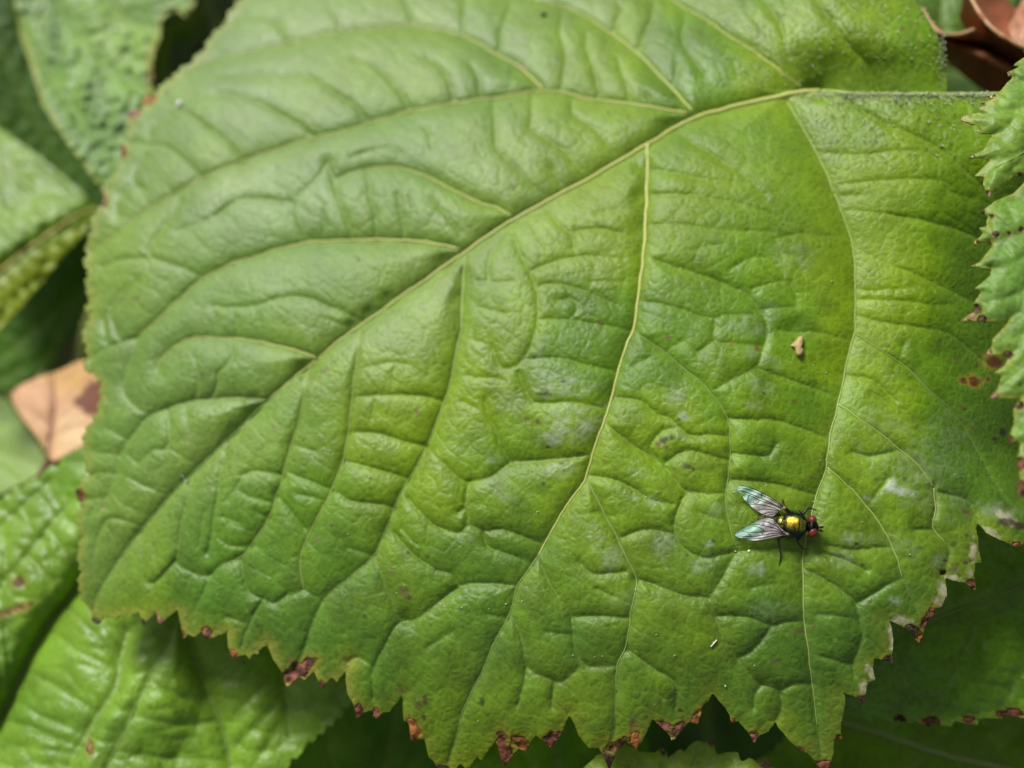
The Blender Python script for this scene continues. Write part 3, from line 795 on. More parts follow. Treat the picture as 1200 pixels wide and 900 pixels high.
def macro_main(U, V):
    h = -10 * sstep(900, 500, V * 0 + U) * 0
    h = h - 26 * (np.clip((330 - U) / 330, 0, 1.4)) ** 2            # far side of the blade sags
    h = h - 14 * np.clip((V - 700) / 200, 0, 1.3) ** 2 - 58 * np.clip((V - 400) / 480, 0, 1.2) ** 2    # the toothed front rolls down
    h = h - 42 * np.clip((U - 700) / 450, 0, 1.3) ** 2 * sstep(150, 450, V)
    for x, y, a, r in ((522, 303, 5, 12), (455, 350, 4, 9), (432, 366, 4, 8), (413, 381, 4, 8), (358, 432, 6, 13), (298, 484, 6, 14), (275, 505, 4, 12), (785, 147, 4, 12), (750, 195, 6, 10), (748, 230, 4, 10), (747, 270, 3, 10), (539, 322, 4, 9), (536, 350, 3, 10), (930, 384, 5, 12), (475, 720, 4, 10), (645, 528, 3, 12)):
        h = h - a * np.exp(-((U - x) ** 2 + (V - y) ** 2) / (r * r))
    h = h - 55 * np.clip((U - 1085) / 110, 0, 1.4) ** 1.4 * sstep(640, 520, V) * sstep(150, 330, V)   # falls away under the neighbour
    h = h - 46 * np.clip((330 - V) / 330, 0, 1.4) ** 2 * sstep(1000, 760, U)     # and arches over backwards beyond the midrib
    # basal sinus: the far lobe dips under the near one
    k = sstep(900, 985, U)
    up = (V < 106.5)
    h = h - np.where(up, 26 * k * sstep(20, 106, V) ** 1.5, -5 * k * sstep(170, 108, V))
    # cushions between the main side veins
    h = h + 5 * np.exp(-(((U - 660) / 45) ** 2 + ((V - 490) / 60) ** 2)) + 5 * np.exp(-(((U - 870) / 50) ** 2 + ((V - 470) / 110) ** 2))
    return h
def mask_main(U, V):
    f = (V - 107) - (960 - U) * 0.729
    up = sstep(25, -20, f)
    low = 0.50 + 0.85 * sstep(300, 560, V + 0.25 * (700 - U) * (U < 700))
    return 0.95 * up + low * (1 - up)
root_main = thing('leaf', 'broad yellowish green toothed leaf with withered brown tooth tips, carrying a fly', 'leaf')
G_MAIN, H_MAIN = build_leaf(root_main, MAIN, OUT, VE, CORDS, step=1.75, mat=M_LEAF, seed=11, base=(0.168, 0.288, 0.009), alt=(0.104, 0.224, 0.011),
                            paint=paint_main, macro=macro_main, droop=7, droop_w=70, quilt=[(34, 0.5, 0.5, 1.4), (21, 0.50, 0.7, 1.25, 9.0)], small=0.9, relief=1.42, rough=0.42, fine_mask=mask_main, tuck=lambda u, v: v + np.where(v < 106.8, 11 * sstep(945, 990, u) * sstep(70, 106, v), 0), vein_tint=(0.25, 0.36, 0.07), tips=TIPS)  # pale vein_tint also paints in highlights along the creases
def on_leaf(u, v, h=0.0):
    return MAIN.at(np.asarray(u, float), np.asarray(v, float), G_MAIN.sample(H_MAIN, u, v) + h)
petiole(root_main, on_leaf(955, 118, -6), (0.25, 0.2, -0.9), 0, 1.7e-3)
cam_d.dof.focus_distance = float((on_leaf(930, 615, 8) - CAM) @ FWD)

def hair_mesh(spots, L, seed, root, plane_pt):
    r = random.Random(seed); Vs = []; Fs = []; n = 0
    for (u, v) in spots:
        a = plane_pt(u, v, 0); k = r.uniform(0.5, 1.2) * L
        b = plane_pt(u + r.uniform(-1, 1) * k * 0.6, v + r.uniform(-1.0, 0.5) * k * 0.6, k * 0.7)
        m = (a + b) / 2 + np.array([r.uniform(-1, 1), r.uniform(-1, 1), 0]) * 0.6 * PX
        V, F = tube(np.array([a, m, b]), np.array([0.5, 0.4, 0.12]) * PX, 3, False)
        Vs.append(V); Fs.append(F + n); n += len(V)
    o = link('leaf_hairs', np_mesh('leaf_hairs', np.vstack(Vs), np.vstack(Fs)), M_HAIR, root); o['kind'] = 'stuff'
rr = random.Random(4); HS = []
for i in range(380): HS.append((rr.uniform(930, 1165), 109 + abs(rr.gauss(0, 5))))
for i in range(160): HS.append((1108 - abs(rr.gauss(0, 6)), rr.uniform(40, 104)))
for i in range(420):
    HS.append((rr.uniform(820, 1095), rr.uniform(0, 101)))
for i in range(260): HS.append((rr.uniform(930, 1120), 110 + abs(rr.gauss(0, 40))))
for i in range(520):
    HS.append((rr.uniform(950, 1168), 109.2 + abs(rr.gauss(0, 1.5))))
hair_mesh(HS, 6, 3, root_main, on_leaf)

# specks of pollen and grit lying on the blade
def specks(n, seed):
    r = random.Random(seed); Vs = []; Fs = []; k = 0
    fixed = pts('267,53 226,94 255,43 435,41 448,210 285,180 182,612 345,533 230,612 255,697 408,626 397,646 421,548 433,559 660,550 757,583 860,577 862,646 789,577 770,577 898,569 1119,556 953,588 745,691 836,753 850,804 884,780 697,770 706,769 769,744 770,661 541,712 593,708 498,677 474,686 465,695 612,705 560,845 630,600 975,330 968,437 985,525')
    for i in range(n + len(fixed)):
        if i < len(fixed): u, v = fixed[i]; s = r.uniform(0.6, 1.3)
        else:
            u, v = r.uniform(120, 1100), r.uniform(10, 820); s = r.uniform(0.45, 1.0)
            if G_MAIN.sample(H_MAIN * 0 + 1, u, v) < 1 or v > 700 and r.random() < .5: continue
        p = on_leaf(u, v, s * 0.5)
        V, F = ellipsoid(p, np.array([r.uniform(.7, 1.4), r.uniform(.7, 1.2), .8]) * s * PX, np.eye(3), 6, 4)
        V = V + np.random.RandomState(i).randn(*V.shape) * 0.12 * s * PX
        Vs.append(V); Fs.append(F + k); k += len(V)
    o = link('pollen', np_mesh('pollen', np.vstack(Vs), np.vstack(Fs)), M_SPECK, root_main); o['kind'] = 'stuff'
specks(30, 8)

# ------------------------------------------------------------------ neighbouring leaves
def tooth_tips(spec, colr):
    return [(x, y, r, r, colr, 0) for x, y, r in spec]
# the neighbour that lies over the big leaf's edge
root = thing('leaf', 'grey green sharply toothed leaf overlapping the edge of the leaf with the fly', 'leaf')
OUT_M = pts('''1240,52 1215,62 1200,67 1187,76 1195,78 1178,86 1188,90 1180,97 1173,106 1160,112 1166,115 1156,119 1148,119 1155,123 1146,126 1148,132 1134,134 1124,139 1137,145 1146,147 1149,151 1143,154
1158,157 1165,158 1160,162 1152,176 1135,184 1152,186 1161,187 1152,196 1141,207 1153,207 1152,217 1159,231 1165,223 1180,213 1188,207 1197,206 1206,203 1200,214 1187,227 1167,235 1155,244 1148,248 1158,253 1156,260 1157,265 1147,267 1152,273 1141,286
1158,283 1163,288 1155,298 1148,307 1137,312 1150,314 1162,315 1160,323 1150,332 1142,338 1150,342 1141,355 1144,364 1134,370 1125,377 1136,375 1154,377 1180,376 1187,371 1176,384 1163,398 1162,406 1155,415 1168,416 1182,417 1178,428 1164,438
1174,440 1172,452 1161,468 1174,466 1194,468 1198,465 1189,480 1188,500 1182,518 1192,518 1196,520 1193,540 1195,558 1193,576 1197,583 1206,575 1225,600 1300,560 1360,440 1370,280 1330,120 1285,60''')
VM = [('M', pts('1360,300 1280,310 1215,330 1190,345 1145,360'))]
for s in ('1330,170 1260,160 1200,175 1165,195 1145,206', '1340,130 1260,110 1200,125 1130,138', '1350,230 1270,215 1215,228 1150,248', '1350,270 1280,262 1200,275 1145,286', '1350,380 1260,400 1200,430 1165,466', '1350,330 1250,370 1200,390 1158,414', '1350,420 1260,450 1205,480 1185,516'):
    VM.append(('S', pts(s)))
for s in ('1190,130 1180,150 1165,157', '1215,120 1210,145 1200,175', '1200,185 1185,200 1190,207', '1180,240 1190,262 1200,270', '1175,290 1190,310 1200,335', '1200,300 1180,312 1160,314', '1185,375 1200,360 1200,345', '1195,395 1190,410 1182,417', '1190,430 1180,440', '1180,455 1200,450 1215,430', '1170,105 1200,95 1240,90', '1170,262 1185,270'):
    VM.append(('T', pts(s)))
PALE = (0.50, 0.47, 0.20)
tipsM = tooth_tips(((1126, 139, 6), (1149, 119, 5), (1145, 154, 4), (1137, 184, 5), (1162, 112, 4), (1180, 86, 4)), PALE) + tooth_tips(((1143, 286, 4), (1139, 312, 5), (1159, 286, 3)), (0.45, 0.36, 0.10)) + \
    tooth_tips(((1159, 228, 5), (1128, 376, 6), (1140, 370, 5), (1157, 413, 5), (1165, 466, 6), (1181, 416, 5)), PNK) + tooth_tips(((1145, 362, 5), (1150, 375, 5), (1150, 248, 4), (1162, 254, 3), (1166, 275, 4), (1182, 274, 3), (1197, 270, 3), (1195, 476, 4), (1196, 206, 3)), (0.09, 0.05, 0.025)) + \
    tooth_tips(((1184, 515, 4), (1195, 545, 7), (1196, 570, 7)), BRN) + tooth_tips(((1197, 580, 6),), RED)
build_leaf(root, below(1170, 300, -0.0105, 0.05, 0.05), OUT_M, VM, [('side_vein', pts('1300,150 1240,145 1200,178 1165,197'), 1.2, 0.6, M_VEIN2)], step=2.2, seed=41, base=(0.17, 0.29, 0.03), alt=(0.125, 0.25, 0.035), droop=10, droop_w=40,
           quilt=(18, 2.0, 0.4, 1.3), relief=0.75, tips=tipsM, rough=0.45, edge_tint=(0.26, 0.30, 0.04), edge_w=7, macro=lambda U, V: -np.clip((1165 - U) / 40, 0, 1.5) * 12)
petiole(root, below(1355, 300, -0.0105, .05, .05).at(1355, 300), (0.9, 0.1, -0.4), 2)

def ladder(sec, n, jitter, seed, kind='T'):
    """cross veins strung between neighbouring side veins"""
    r = random.Random(seed); out = []
    for a, b in zip(sec[:-1], sec[1:]):
        A = smooth(a, 10); B = smooth(b, 10)
        for i in range(n):
            t = (i + 0.6 + r.uniform(-.3, .3)) / n
            p = A[int(t * (len(A) - 1))]; q = B[int(min(1, max(0, t + r.uniform(-.12, .12))) * (len(B) - 1))]
            m = (p + q) / 2 + np.array([r.uniform(-1, 1), r.uniform(-1, 1)]) * jitter
            out.append((kind, [tuple(p), tuple(m), tuple(q)]))
    return out

# leaf beyond the big one's tip, strongly quilted
root = thing('leaf', 'pale green deeply quilted leaf with curled yellow edge beside the dark gap', 'leaf')
OUT_A = pts('15,-30 18,10 26,48 35,75 48,120 66,150 95,190 122,226 142,214 166,180 180,140 181,112 178,100 180,88 178,74 182,58 189,42 188,28 194,18 206,12 216,20 226,12 230,-4 244,-40 200,-90 100,-110 40,-80')
secA = [pts('52,-40 67,0 97,43 133,80 160,103 176,118'), pts('110,-60 127,0 150,23 180,30'), pts('20,30 60,90 95,140 122,180 124,222')]
VA = [('S', k) for k in secA] + ladder([secA[2], secA[0], secA[1]], 9, 5, 3, 'T') + ladder([secA[2], secA[0], secA[1]], 5, 7, 8, 'B')
build_leaf(root, below(100, 100, 0.024, 0.16, -0.20), OUT_A, VA, [('side_vein', secA[0], 1.5, 0.8, M_VEIN2)], seed=51, base=(0.20, 0.34, 0.06), alt=(0.15, 0.29, 0.06), quilt=(13, 5.0, -0.35, 3.0), relief=2.2,
           edge_tint=(0.30, 0.30, 0.03), edge_w=10, rough=0.42, tips=[(178, 88, 5, 9, (.22, .15, .03), 0), (184, 62, 4, 8, (.3, .25, .03), 0)], macro=lambda U, V: 14 * sstep(150, 182, U) * sstep(140, 60, V))
petiole(root, below(100, 100, 0.024, .16, -.20).at(150, -90, -8), (0.2, 0.9, -0.5), 1)
# darker one below it, its shade put into the base colour
root = thing('leaf', 'deep green leaf mostly hidden beneath the quilted pale leaf', 'leaf')
OUT_B = serrate(pts('-60,-60 20,-50 50,20 70,100 118,215 116,245 90,262 40,225 -10,180 -60,160'), 5, 20, 2)
secB = [pts('-40,-20 0,60 40,140 90,230'), pts('-60,60 -20,120 20,170 60,225'), pts('10,-30 40,50 80,150')]
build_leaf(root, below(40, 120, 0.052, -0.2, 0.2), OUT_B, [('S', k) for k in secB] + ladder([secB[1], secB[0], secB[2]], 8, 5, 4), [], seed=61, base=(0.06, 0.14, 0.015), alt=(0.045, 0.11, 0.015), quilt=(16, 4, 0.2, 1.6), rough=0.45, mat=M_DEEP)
petiole(root, below(40, 120, 0.052, -.2, .2).at(-50, 50), (-0.9, 0.2, -0.4), 1)
# folded leaf with yellow midrib
root = thing('leaf', 'bright green leaf folded along its yellow midrib', 'leaf')
OUT_C = serrate(pts('-60,150 -10,148 20,166 60,195 100,230 113,243 100,268 75,298 40,340 0,385 -60,430'), 2.5, 14, 5)
midC = pts('-60,370 0,318 50,280 85,256 112,243')
def paintC(g, C, R, S, H):
    k = 0.75 * sstep(-4, 14, (g.V - 243) + (g.U - 112) * 0.68)[..., None]
    return C * (1 - k) + np.array((0.30, 0.38, 0.012)) * k, R
secC = [pts('-60,300 -20,262 20,235 60,222 90,232'), pts('-60,240 -20,210 20,195 50,200')]
build_leaf(root, below(40, 270, 0.030, 0.08, -0.14), OUT_C, [('B', midC)] + [('B', k) for k in secC] + ladder([midC, secC[0], secC[1]], 8, 4, 6), [('midrib', midC, 4.6, 2.4, simple('yellow_midrib', (0.45, 0.40, 0.05), 0.45, scale=20)), ('side_vein', pts('-40,370 0,335 30,312 50,283'), 1.3, 0.7, M_MIDRIB)], seed=71,
           base=(0.20, 0.32, 0.015), alt=(0.15, 0.28, 0.015), quilt=(15, 5.5, 0.7, 2.0), rough=0.42, paint=paintC, macro=lambda U, V: 12 - 30 * np.clip(((V - 243) + (U - 112) * 0.68) / 60, -0.4, 1.2))
petiole(root, below(40, 270, 0.030, .08, -.14).at(-56, 367, -5), (-0.8, -0.3, -0.4), 1)
# dark leaf under it, base colour darkened to carry the shade
root = thing('leaf', 'dark shaded leaf with toothed edge behind the dead orange leaf', 'leaf')
OUT_D = serrate(pts('-60,420 0,390 45,335 85,285 120,270 150,320 135,350 100,362 88,385 70,402 62,424 45,434 25,448 -5,458 -60,470'), 4, 15, 7)
secD = [pts('-60,440 0,420 60,370 130,310'), pts('-40,460 20,435 60,415')]
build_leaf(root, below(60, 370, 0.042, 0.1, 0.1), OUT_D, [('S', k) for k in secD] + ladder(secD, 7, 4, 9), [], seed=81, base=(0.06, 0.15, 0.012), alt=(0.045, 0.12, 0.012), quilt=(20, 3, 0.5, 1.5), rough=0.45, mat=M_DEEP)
petiole(root, below(-55, 442, 0.042, .1, .1).at(-55, 442), (-0.9, 0.0, -0.4), 1)
# dead orange leaf
root = thing('dead_leaf', 'dead orange leaf with a chocolate brown patch and dark stalk', 'dead leaf')
OUT_E = smooth(pts('14,460 40,444 70,434 98,422 120,432 138,460 130,492 108,516 84,530 62,541 54,528 40,508 22,484'), 6, True)
midE = pts('62,436 62,455 63,480 60,500 56,522 54,545')
def paintE(g, C, R, S, H):
    spot(g, C, R, 40, 470, 30, 30, (0.70, 0.40, 0.24), 0.8, 0, 0.7, 3, 0.8, 20)
    spot(g, C, R, 85, 445, 30, 14, (0.66, 0.40, 0.14), 0.7, 0, 0.6, 4, 0.8, 18)
    spot(g, C, R, 88, 510, 30, 26, (0.86, 0.60, 0.34), 0.8, 0, 0.6, 5, 0.8, 18)
    spot(g, C, R, 112, 466, 21, 22, (0.20, 0.075, 0.04), 1.0, 0.3, 0.06, 6, 0.9, 14)
    spot(g, C, R, 60, 500, 4, 45, (0.36, 0.15, 0.08), 0.7, 0.05, 0.5, 7, 0.6, 10)
    return C, R
build_leaf(root, below(75, 480, 0.030, 0.16, -0.10), OUT_E, [('S', midE), ('B', pts('62,500 80,480 100,470 115,455')), ('T', pts('62,470 45,455 30,455')), ('T', pts('60,500 45,490 30,478')), ('T', pts('62,485 85,462 105,445')), ('T', pts('58,515 80,505 105,500')), ('T', pts('62,455 80,445 90,435')), ('Q', pts('80,505 95,485 115,485')), ('Q', pts('30,455 35,475 45,490'))], [('midrib', midE, 1.0, 2.0, M_STALKB)],
           seed=91, mat=M_DEAD, base=(0.72, 0.45, 0.24), alt=(0.66, 0.38, 0.18), rough=0.55, vein_tint=(0.30, 0.13, 0.07), paint=paintE, relief=1.6, macro=lambda U, V: 14 * np.clip((U - 85) / 40, 0, 1) ** 2 - 10 * np.clip((45 - U) / 30, 0, 1), edge_tint=(0.5, 0.28, 0.12), edge_w=4)
petiole(root, below(75, 480, 0.030, .16, -.10).at(54, 545), (-0.45, -0.7, -0.4), 1, 0.8e-3, M_STALKB)
# small light leaf
root = thing('leaf', 'small smooth light green leaf touching the dead orange leaf', 'leaf')
OUT_F = serrate(pts('-60,462 0,466 18,484 36,512 52,538 44,556 15,572 -10,582 -60,592'), 1.5, 14, 9)
build_leaf(root, below(10, 530, 0.037, 0.12, -0.16), OUT_F, [('S', pts('-60,520 0,528 48,546')), ('B', pts('-30,522 0,500 20,490')), ('B', pts('-30,526 0,545 20,562'))], [('midrib', pts('-60,520 0,528 48,546'), 1.2, 0.8, M_VEIN)], seed=101, base=(0.24, 0.38, 0.06), alt=(0.20, 0.33, 0.05), rough=0.5)
petiole(root, below(10, 530, 0.037, .12, -.16).at(-58, 520), (-0.9, 0, -0.4), 1, 1.0e-3)
# big bright leaf under the tip
root = thing('leaf', 'big bright quilted leaf with a deep fold, half shaded by the leaf with the fly', 'leaf')
OUT_G = serrate(pts('-70,640 -30,608 20,575 60,552 100,524 160,520 260,560 350,640 415,730 420,790 402,832 370,862 335,896 300,950 200,1010 60,1020 -70,980'), 5, 20, 11)
midG = pts('140,610 112,660 93,685 66,718 40,758 20,800 0,842 -30,890 -70,940')
secG = [pts('205,640 207,725 180,785 150,850 125,900 110,960'), pts('213,735 235,790 255,836 268,885 270,950'), pts('300,700 330,780 340,860'), pts('150,740 142,770 136,805 100,860 60,940')]
secGu = [pts('80,590 40,640 -10,700 -60,760'), pts('60,565 20,600 -20,640 -60,680')]
ladG = ladder([secG[0], secG[1], secG[2]], 6, 8, 12, 'T') + ladder([midG, secG[3], secG[0]], 10, 6, 13, 'T') + ladder([secGu[1], secGu[0], midG], 9, 4, 14, 'T')
ridge = smooth(pts('215,640 208,725 182,785 152,850 128,900 110,1000'), 6)
def macroG(U, V):
    m = smooth(midG, 8); d = np.full(U.shape, 1e9); sgn = np.ones(U.shape)
    for a, b in zip(m[:-1], m[1:]):
        dx, dy = b[0] - a[0], b[1] - a[1]; L = dx * dx + dy * dy
        t = np.clip(((U - a[0]) * dx + (V - a[1]) * dy) / L, 0, 1); q = np.hypot(U - a[0] - t * dx, V - a[1] - t * dy)
        s = np.sign((U - a[0]) * dy - (V - a[1]) * dx); k = q < d; sgn = np.where(k, s, sgn); d = np.minimum(d, q)
    # the upper-left half stands higher and drops as a steep bank onto the fold
    bank = 34 * (1 - np.exp(-d / 16)); other = 16 * (1 - np.exp(-d / 40))
    return np.where(sgn * 1.0 > 0, other, bank) - 0.62 * np.clip(U - np.interp(V, ridge[:, 1], ridge[:, 0]), 0, 75) - 0.2 * np.clip(U - np.interp(V, ridge[:, 1], ridge[:, 0]) - 75, 0, 150)
build_leaf(root, below(130, 760, 0.0135, 0.20, -0.10), OUT_G, [('M', midG)] + [('M', k) for k in secG] + [('B', k) for k in secGu] + ladG, [('midrib', midG, 1.6, 2.2, M_VEIN2), ('side_vein', secG[1], 1.2, 0.7, M_VEIN2), ('side_vein', secG[0], 1.2, 0.7, M_VEIN2)], seed=111,
           base=(0.18, 0.33, 0.025), alt=(0.12, 0.26, 0.02), quilt=(24, 2.2, 0.1, 1.7), relief=1.5, rough=0.38, macro=macroG, tips=[(20, 714, 20, 3.5, (.30, .17, .06), -.35), (105, 875, 4, 9, (.25, .16, .05), 0), (22, 682, 7, 6, (.30, .20, .10), 0)])
petiole(root, below(130, 760, 0.0135, .20, -.10).at(-66, 935, -4), (-0.6, -0.6, -0.4), 1)
# shaded understory leaves below the toothed front
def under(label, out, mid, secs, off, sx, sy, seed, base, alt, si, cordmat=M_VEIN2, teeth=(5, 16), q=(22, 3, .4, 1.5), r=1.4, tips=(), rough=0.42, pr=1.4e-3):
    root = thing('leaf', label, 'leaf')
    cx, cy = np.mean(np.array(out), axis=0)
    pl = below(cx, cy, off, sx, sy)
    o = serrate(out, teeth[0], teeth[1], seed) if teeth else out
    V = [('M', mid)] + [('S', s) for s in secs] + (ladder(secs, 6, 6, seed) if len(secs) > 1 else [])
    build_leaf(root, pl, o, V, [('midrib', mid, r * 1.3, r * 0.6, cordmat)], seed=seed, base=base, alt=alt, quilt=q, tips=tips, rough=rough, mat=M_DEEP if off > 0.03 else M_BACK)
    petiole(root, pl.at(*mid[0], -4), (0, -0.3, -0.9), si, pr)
under('shaded leaf with a straight pale midrib beneath the toothed shaded leaf', pts('870,1030 895,905 940,850 1000,820 1130,800 1260,810 1320,900 1290,1030'), pts('1300,930 1200,905 1160,897 1100,882 1040,862 985,845 955,838'),
      [pts('1200,905 1150,960 1120,1010'), pts('1100,882 1040,930 1000,1000'), pts('1160,897 1200,850 1230,815'), pts('1040,862 1080,830 1100,805')], 0.036, 0.0, 0.1, 121, (0.14, 0.27, 0.02), (0.10, 0.22, 0.02), 3, simple('pale_midrib', (0.30, 0.36, 0.13), 0.5, scale=20), r=2.6)
under('dark green leaf with brown tooth tips directly under the edge near the fly', pts('900,760 940,815 985,836 1040,842 1090,846 1135,844 1180,838 1250,826 1320,740 1310,600 1200,520 1080,520 960,600'), pts('1320,640 1240,670 1150,705 1060,740 985,790 955,815'),
      [pts('1240,670 1220,740 1190,800 1170,838'), pts('1150,705 1130,760 1110,800 1090,844'), pts('1060,740 1050,790 1045,838'), pts('1000,780 1010,810 1000,836')], 0.017, 0.05, 0.15, 131, (0.14, 0.29, 0.02), (0.11, 0.25, 0.02), 3,
      teeth=(6, 26), tips=[(1090, 846, 10, 6, BRN, 0), (1055, 843, 7, 5, DRK, 0), (1185, 837, 16, 6, BRN, 0), (1135, 843, 8, 4, BRN, 0)])
root = thing('leaf', 'bright green leaf with sharp even teeth below the withered tooth tips', 'leaf')
OUT_I = pts('620,1000 650,930 700,885 718,878 730,872 742,876 750,881 767,882 778,877 783,888 797,877 802,881 808,874 817,868 826,870 835,866 840,884 852,882 865,881 868,893 880,888 887,895 903,893 909,905 930,940 940,1010 800,1060')
VI = [('M', pts('790,1050 795,980 806,930 818,880')), ('S', pts('795,980 760,930 748,885')), ('S', pts('800,960 840,920 860,886')), ('B', pts('805,930 780,905 776,882'))]
build_leaf(root, below(790, 920, 0.011, 0.05, -0.1), OUT_I, VI, [('midrib', VI[0][1], 1.8, 0.9, M_VEIN)], seed=141, base=(0.27, 0.42, 0.04), alt=(0.22, 0.38, 0.03), quilt=(20, 3, .4, 1.4), step=2.4, tips=[(835, 869, 6, 5, (.25, .15, .1), 0), (900, 895, 10, 5, (.3, .2, .12), 0), (778, 880, 4, 4, (.2, .14, .08), 0)], edge_tint=(.24, .32, .04), edge_w=8)  # base colour raised to paint in the light on this leaf
petiole(root, below(790, 920, .011, .05, -.1).at(790, 1048), (0, -0.5, -0.7), 3)
under('smooth mid green leaf in shade under the reddest withered tips', pts('540,1010 552,900 590,850 640,815 700,820 745,850 765,900 760,1010'), pts('660,1010 655,930 650,870 648,825'), [pts('658,960 620,900 600,850'), pts('658,960 700,900 720,845')], 0.034, 0.0, 0.1, 151, (0.15, 0.32, 0.02), (0.12, 0.27, 0.02), 3, teeth=(2, 22))
under('very dark leaf deep in shade beside the bright quilted leaf', pts('310,960 370,860 410,800 470,770 530,800 560,870 540,980 430,1040'), pts('430,1030 440,940 460,860 470,780'), [pts('436,980 390,900 380,860'), pts('440,940 500,880 540,850')], 0.044, 0.05, 0.0, 161, (0.10, 0.22, 0.02), (0.07, 0.18, 0.02), 3, teeth=(3, 20))
# far back, in the gaps; low leaves added, shade put into their dark colours
under('dull grey green leaf showing its underside in the dark gap', pts('182,46 190,30 210,16 240,0 246,20 240,44 226,50 203,48 199,70 198,94 188,98 180,80'), pts('240,8 215,28 195,45 191,90'), [pts('225,20 232,40'), pts('205,34 190,40')], 0.040, -0.1, 0.1, 171, (0.10, 0.15, 0.06), (0.08, 0.12, 0.05), 0, M_STALK, None, (12, 2, 0, 1), 1.6, rough=0.6, pr=3e-4)
under('added leaf coloured dark as shade behind the dark gap', pts('120,-120 320,-130 380,60 330,200 230,220 150,120'), pts('340,180 280,80 230,-30 200,-110'), [pts('290,100 220,110 170,100'), pts('250,20 190,10 150,-20'), pts('270,60 330,40 360,0')], 0.095, 0.1, -0.1, 181, (0.035, 0.07, 0.014), (0.03, 0.06, 0.014), 0)
under('added leaf coloured dark as shade behind the dead orange leaf', pts('-60,340 60,330 170,370 220,470 170,590 60,620 -60,580'), pts('-60,480 40,475 130,470 215,470'), [pts('0,478 60,420 120,370'), pts('60,474 120,430 170,390'), pts('20,476 80,530 120,590')], 0.085, 0.1, 0.0, 191, (0.05, 0.055, 0.014), (0.04, 0.06, 0.014), 1)
under('added leaf coloured dark as shade behind the bright toothed leaf', pts('640,960 700,840 800,760 920,760 1000,830 1000,960 860,1040 720,1040'), pts('850,1030 840,950 830,860 825,780'), [pts('846,990 760,930 700,900'), pts('846,990 920,920 970,880')], 0.075, 0.0, 0.1, 201, (0.05, 0.11, 0.02), (0.04, 0.09, 0.02), 3)
under('mid green leaf corner behind the curled brown leaf', pts('1040,-90 1060,-20 1084,12 1096,30 1120,40 1150,36 1190,0 1200,-80 1120,-120'), pts('1120,-115 1112,-50 1105,0 1104,34'), [pts('1114,-60 1150,-30 1170,0'), pts('1112,-50 1080,-30 1070,-10')], 0.016, 0.0, 0.15, 211, (0.12, 0.24, 0.03), (0.10, 0.20, 0.03), 2, teeth=(1.5, 16))
under('added leaf coloured dark as shade under the curled brown leaf', pts('1040,30 1120,0 1240,-20 1330,60 1310,170 1180,180 1080,150'), pts('1320,80 1240,80 1150,85 1060,80'), [pts('1250,80 1200,30 1170,0'), pts('1180,82 1140,130 1110,150')], 0.045, 0.0, 0.0, 221, (0.05, 0.07, 0.02), (0.04, 0.08, 0.02), 2)

# curled dead leaf: sheets lofted between folded edges (rows of pixel, pixel, offset towards the ground in mm)
def lofted(rows, nu=40, nv=14):
    R = [smooth([(a, b, c) for a, b, c in r], 12) for r in rows]
    R = [np.c_[tuple(np.interp(np.linspace(0, 1, nu), np.linspace(0, 1, len(r)), r[:, k]) for k in range(3))] for r in R]
    A = np.array(R); out = []
    for i in range(nu):
        out.append(np.c_[smooth(A[:, i], nv)])
    W = np.array(out)                       # nu x m x 3
    nu, m, _ = W.shape
    j = np.random.RandomState(3)
    U, V, D = W[..., 0], W[..., 1], W[..., 2]
    D = D + (fbm(U, V, 12, 5, 3) - 0.5) * 1.0
    dirs = FWD + RIGHT * ((U - 600) / FPX)[..., None] + UP * ((450 - V) / FPX)[..., None]
    base = np.array([[(MAIN.at(min(u, 1180), max(v, 0)) - CAM) @ FWD for u, v in zip(a, b)] for a, b in zip(U, V)])
    P = CAM + dirs * (base + D * 1e-3)[..., None]
    idx = np.arange(nu * m).reshape(nu, m)
    a = idx[:-1, :-1].ravel(); b = idx[:-1, 1:].ravel(); c = idx[1:, 1:].ravel(); d = idx[1:, :-1].ravel()
    return P.reshape(-1, 3), np.vstack([np.c_[a, b, c], np.c_[a, c, d]]), U.ravel(), V.ravel()
root = thing('dead_leaf', 'curled reddish brown dead leaf with pale rolled rim', 'dead leaf')
flaps = [
    ('blade', [[(1100, 62, 26), (1135, 92, 26), (1165, 112, 25), (1200, 122, 24)], [(1098, 46, 17), (1125, 57, 15), (1150, 66, 14), (1205, 96, 13)], [(1100, 43, 20), (1125, 47, 21), (1155, 52, 20), (1205, 78, 18)], [(1080, 10, 14), (1098, 36, 12), (1120, 41, 12), (1142, 35, 12)]], (0.33, 0.12, 0.045)),
    ('curled_flap', [[(1120, 44, 20), (1150, 54, 19), (1180, 72, 18), (1225, 95, 17)], [(1128, 5, 15), (1142, 24, 14), (1170, 48, 12), (1220, 74, 11)], [(1131, -14, 10), (1154, 24, 8), (1182, 47, 8), (1225, 66, 8)], [(1140, -20, 13), (1166, 16, 15), (1190, 36, 15), (1230, 50, 14)], [(1160, -40, 16), (1182, 0, 19), (1200, 14, 18), (1240, 20, 16)]], (0.30, 0.105, 0.05)),
    ('pale_flap', [[(1178, 36, 15), (1192, 14, 16), (1204, -12, 15)], [(1188, 48, 9), (1206, 26, 9), (1220, 0, 9)], [(1210, 70, 8), (1232, 40, 8), (1245, 0, 8)]], (0.50, 0.27, 0.17))]
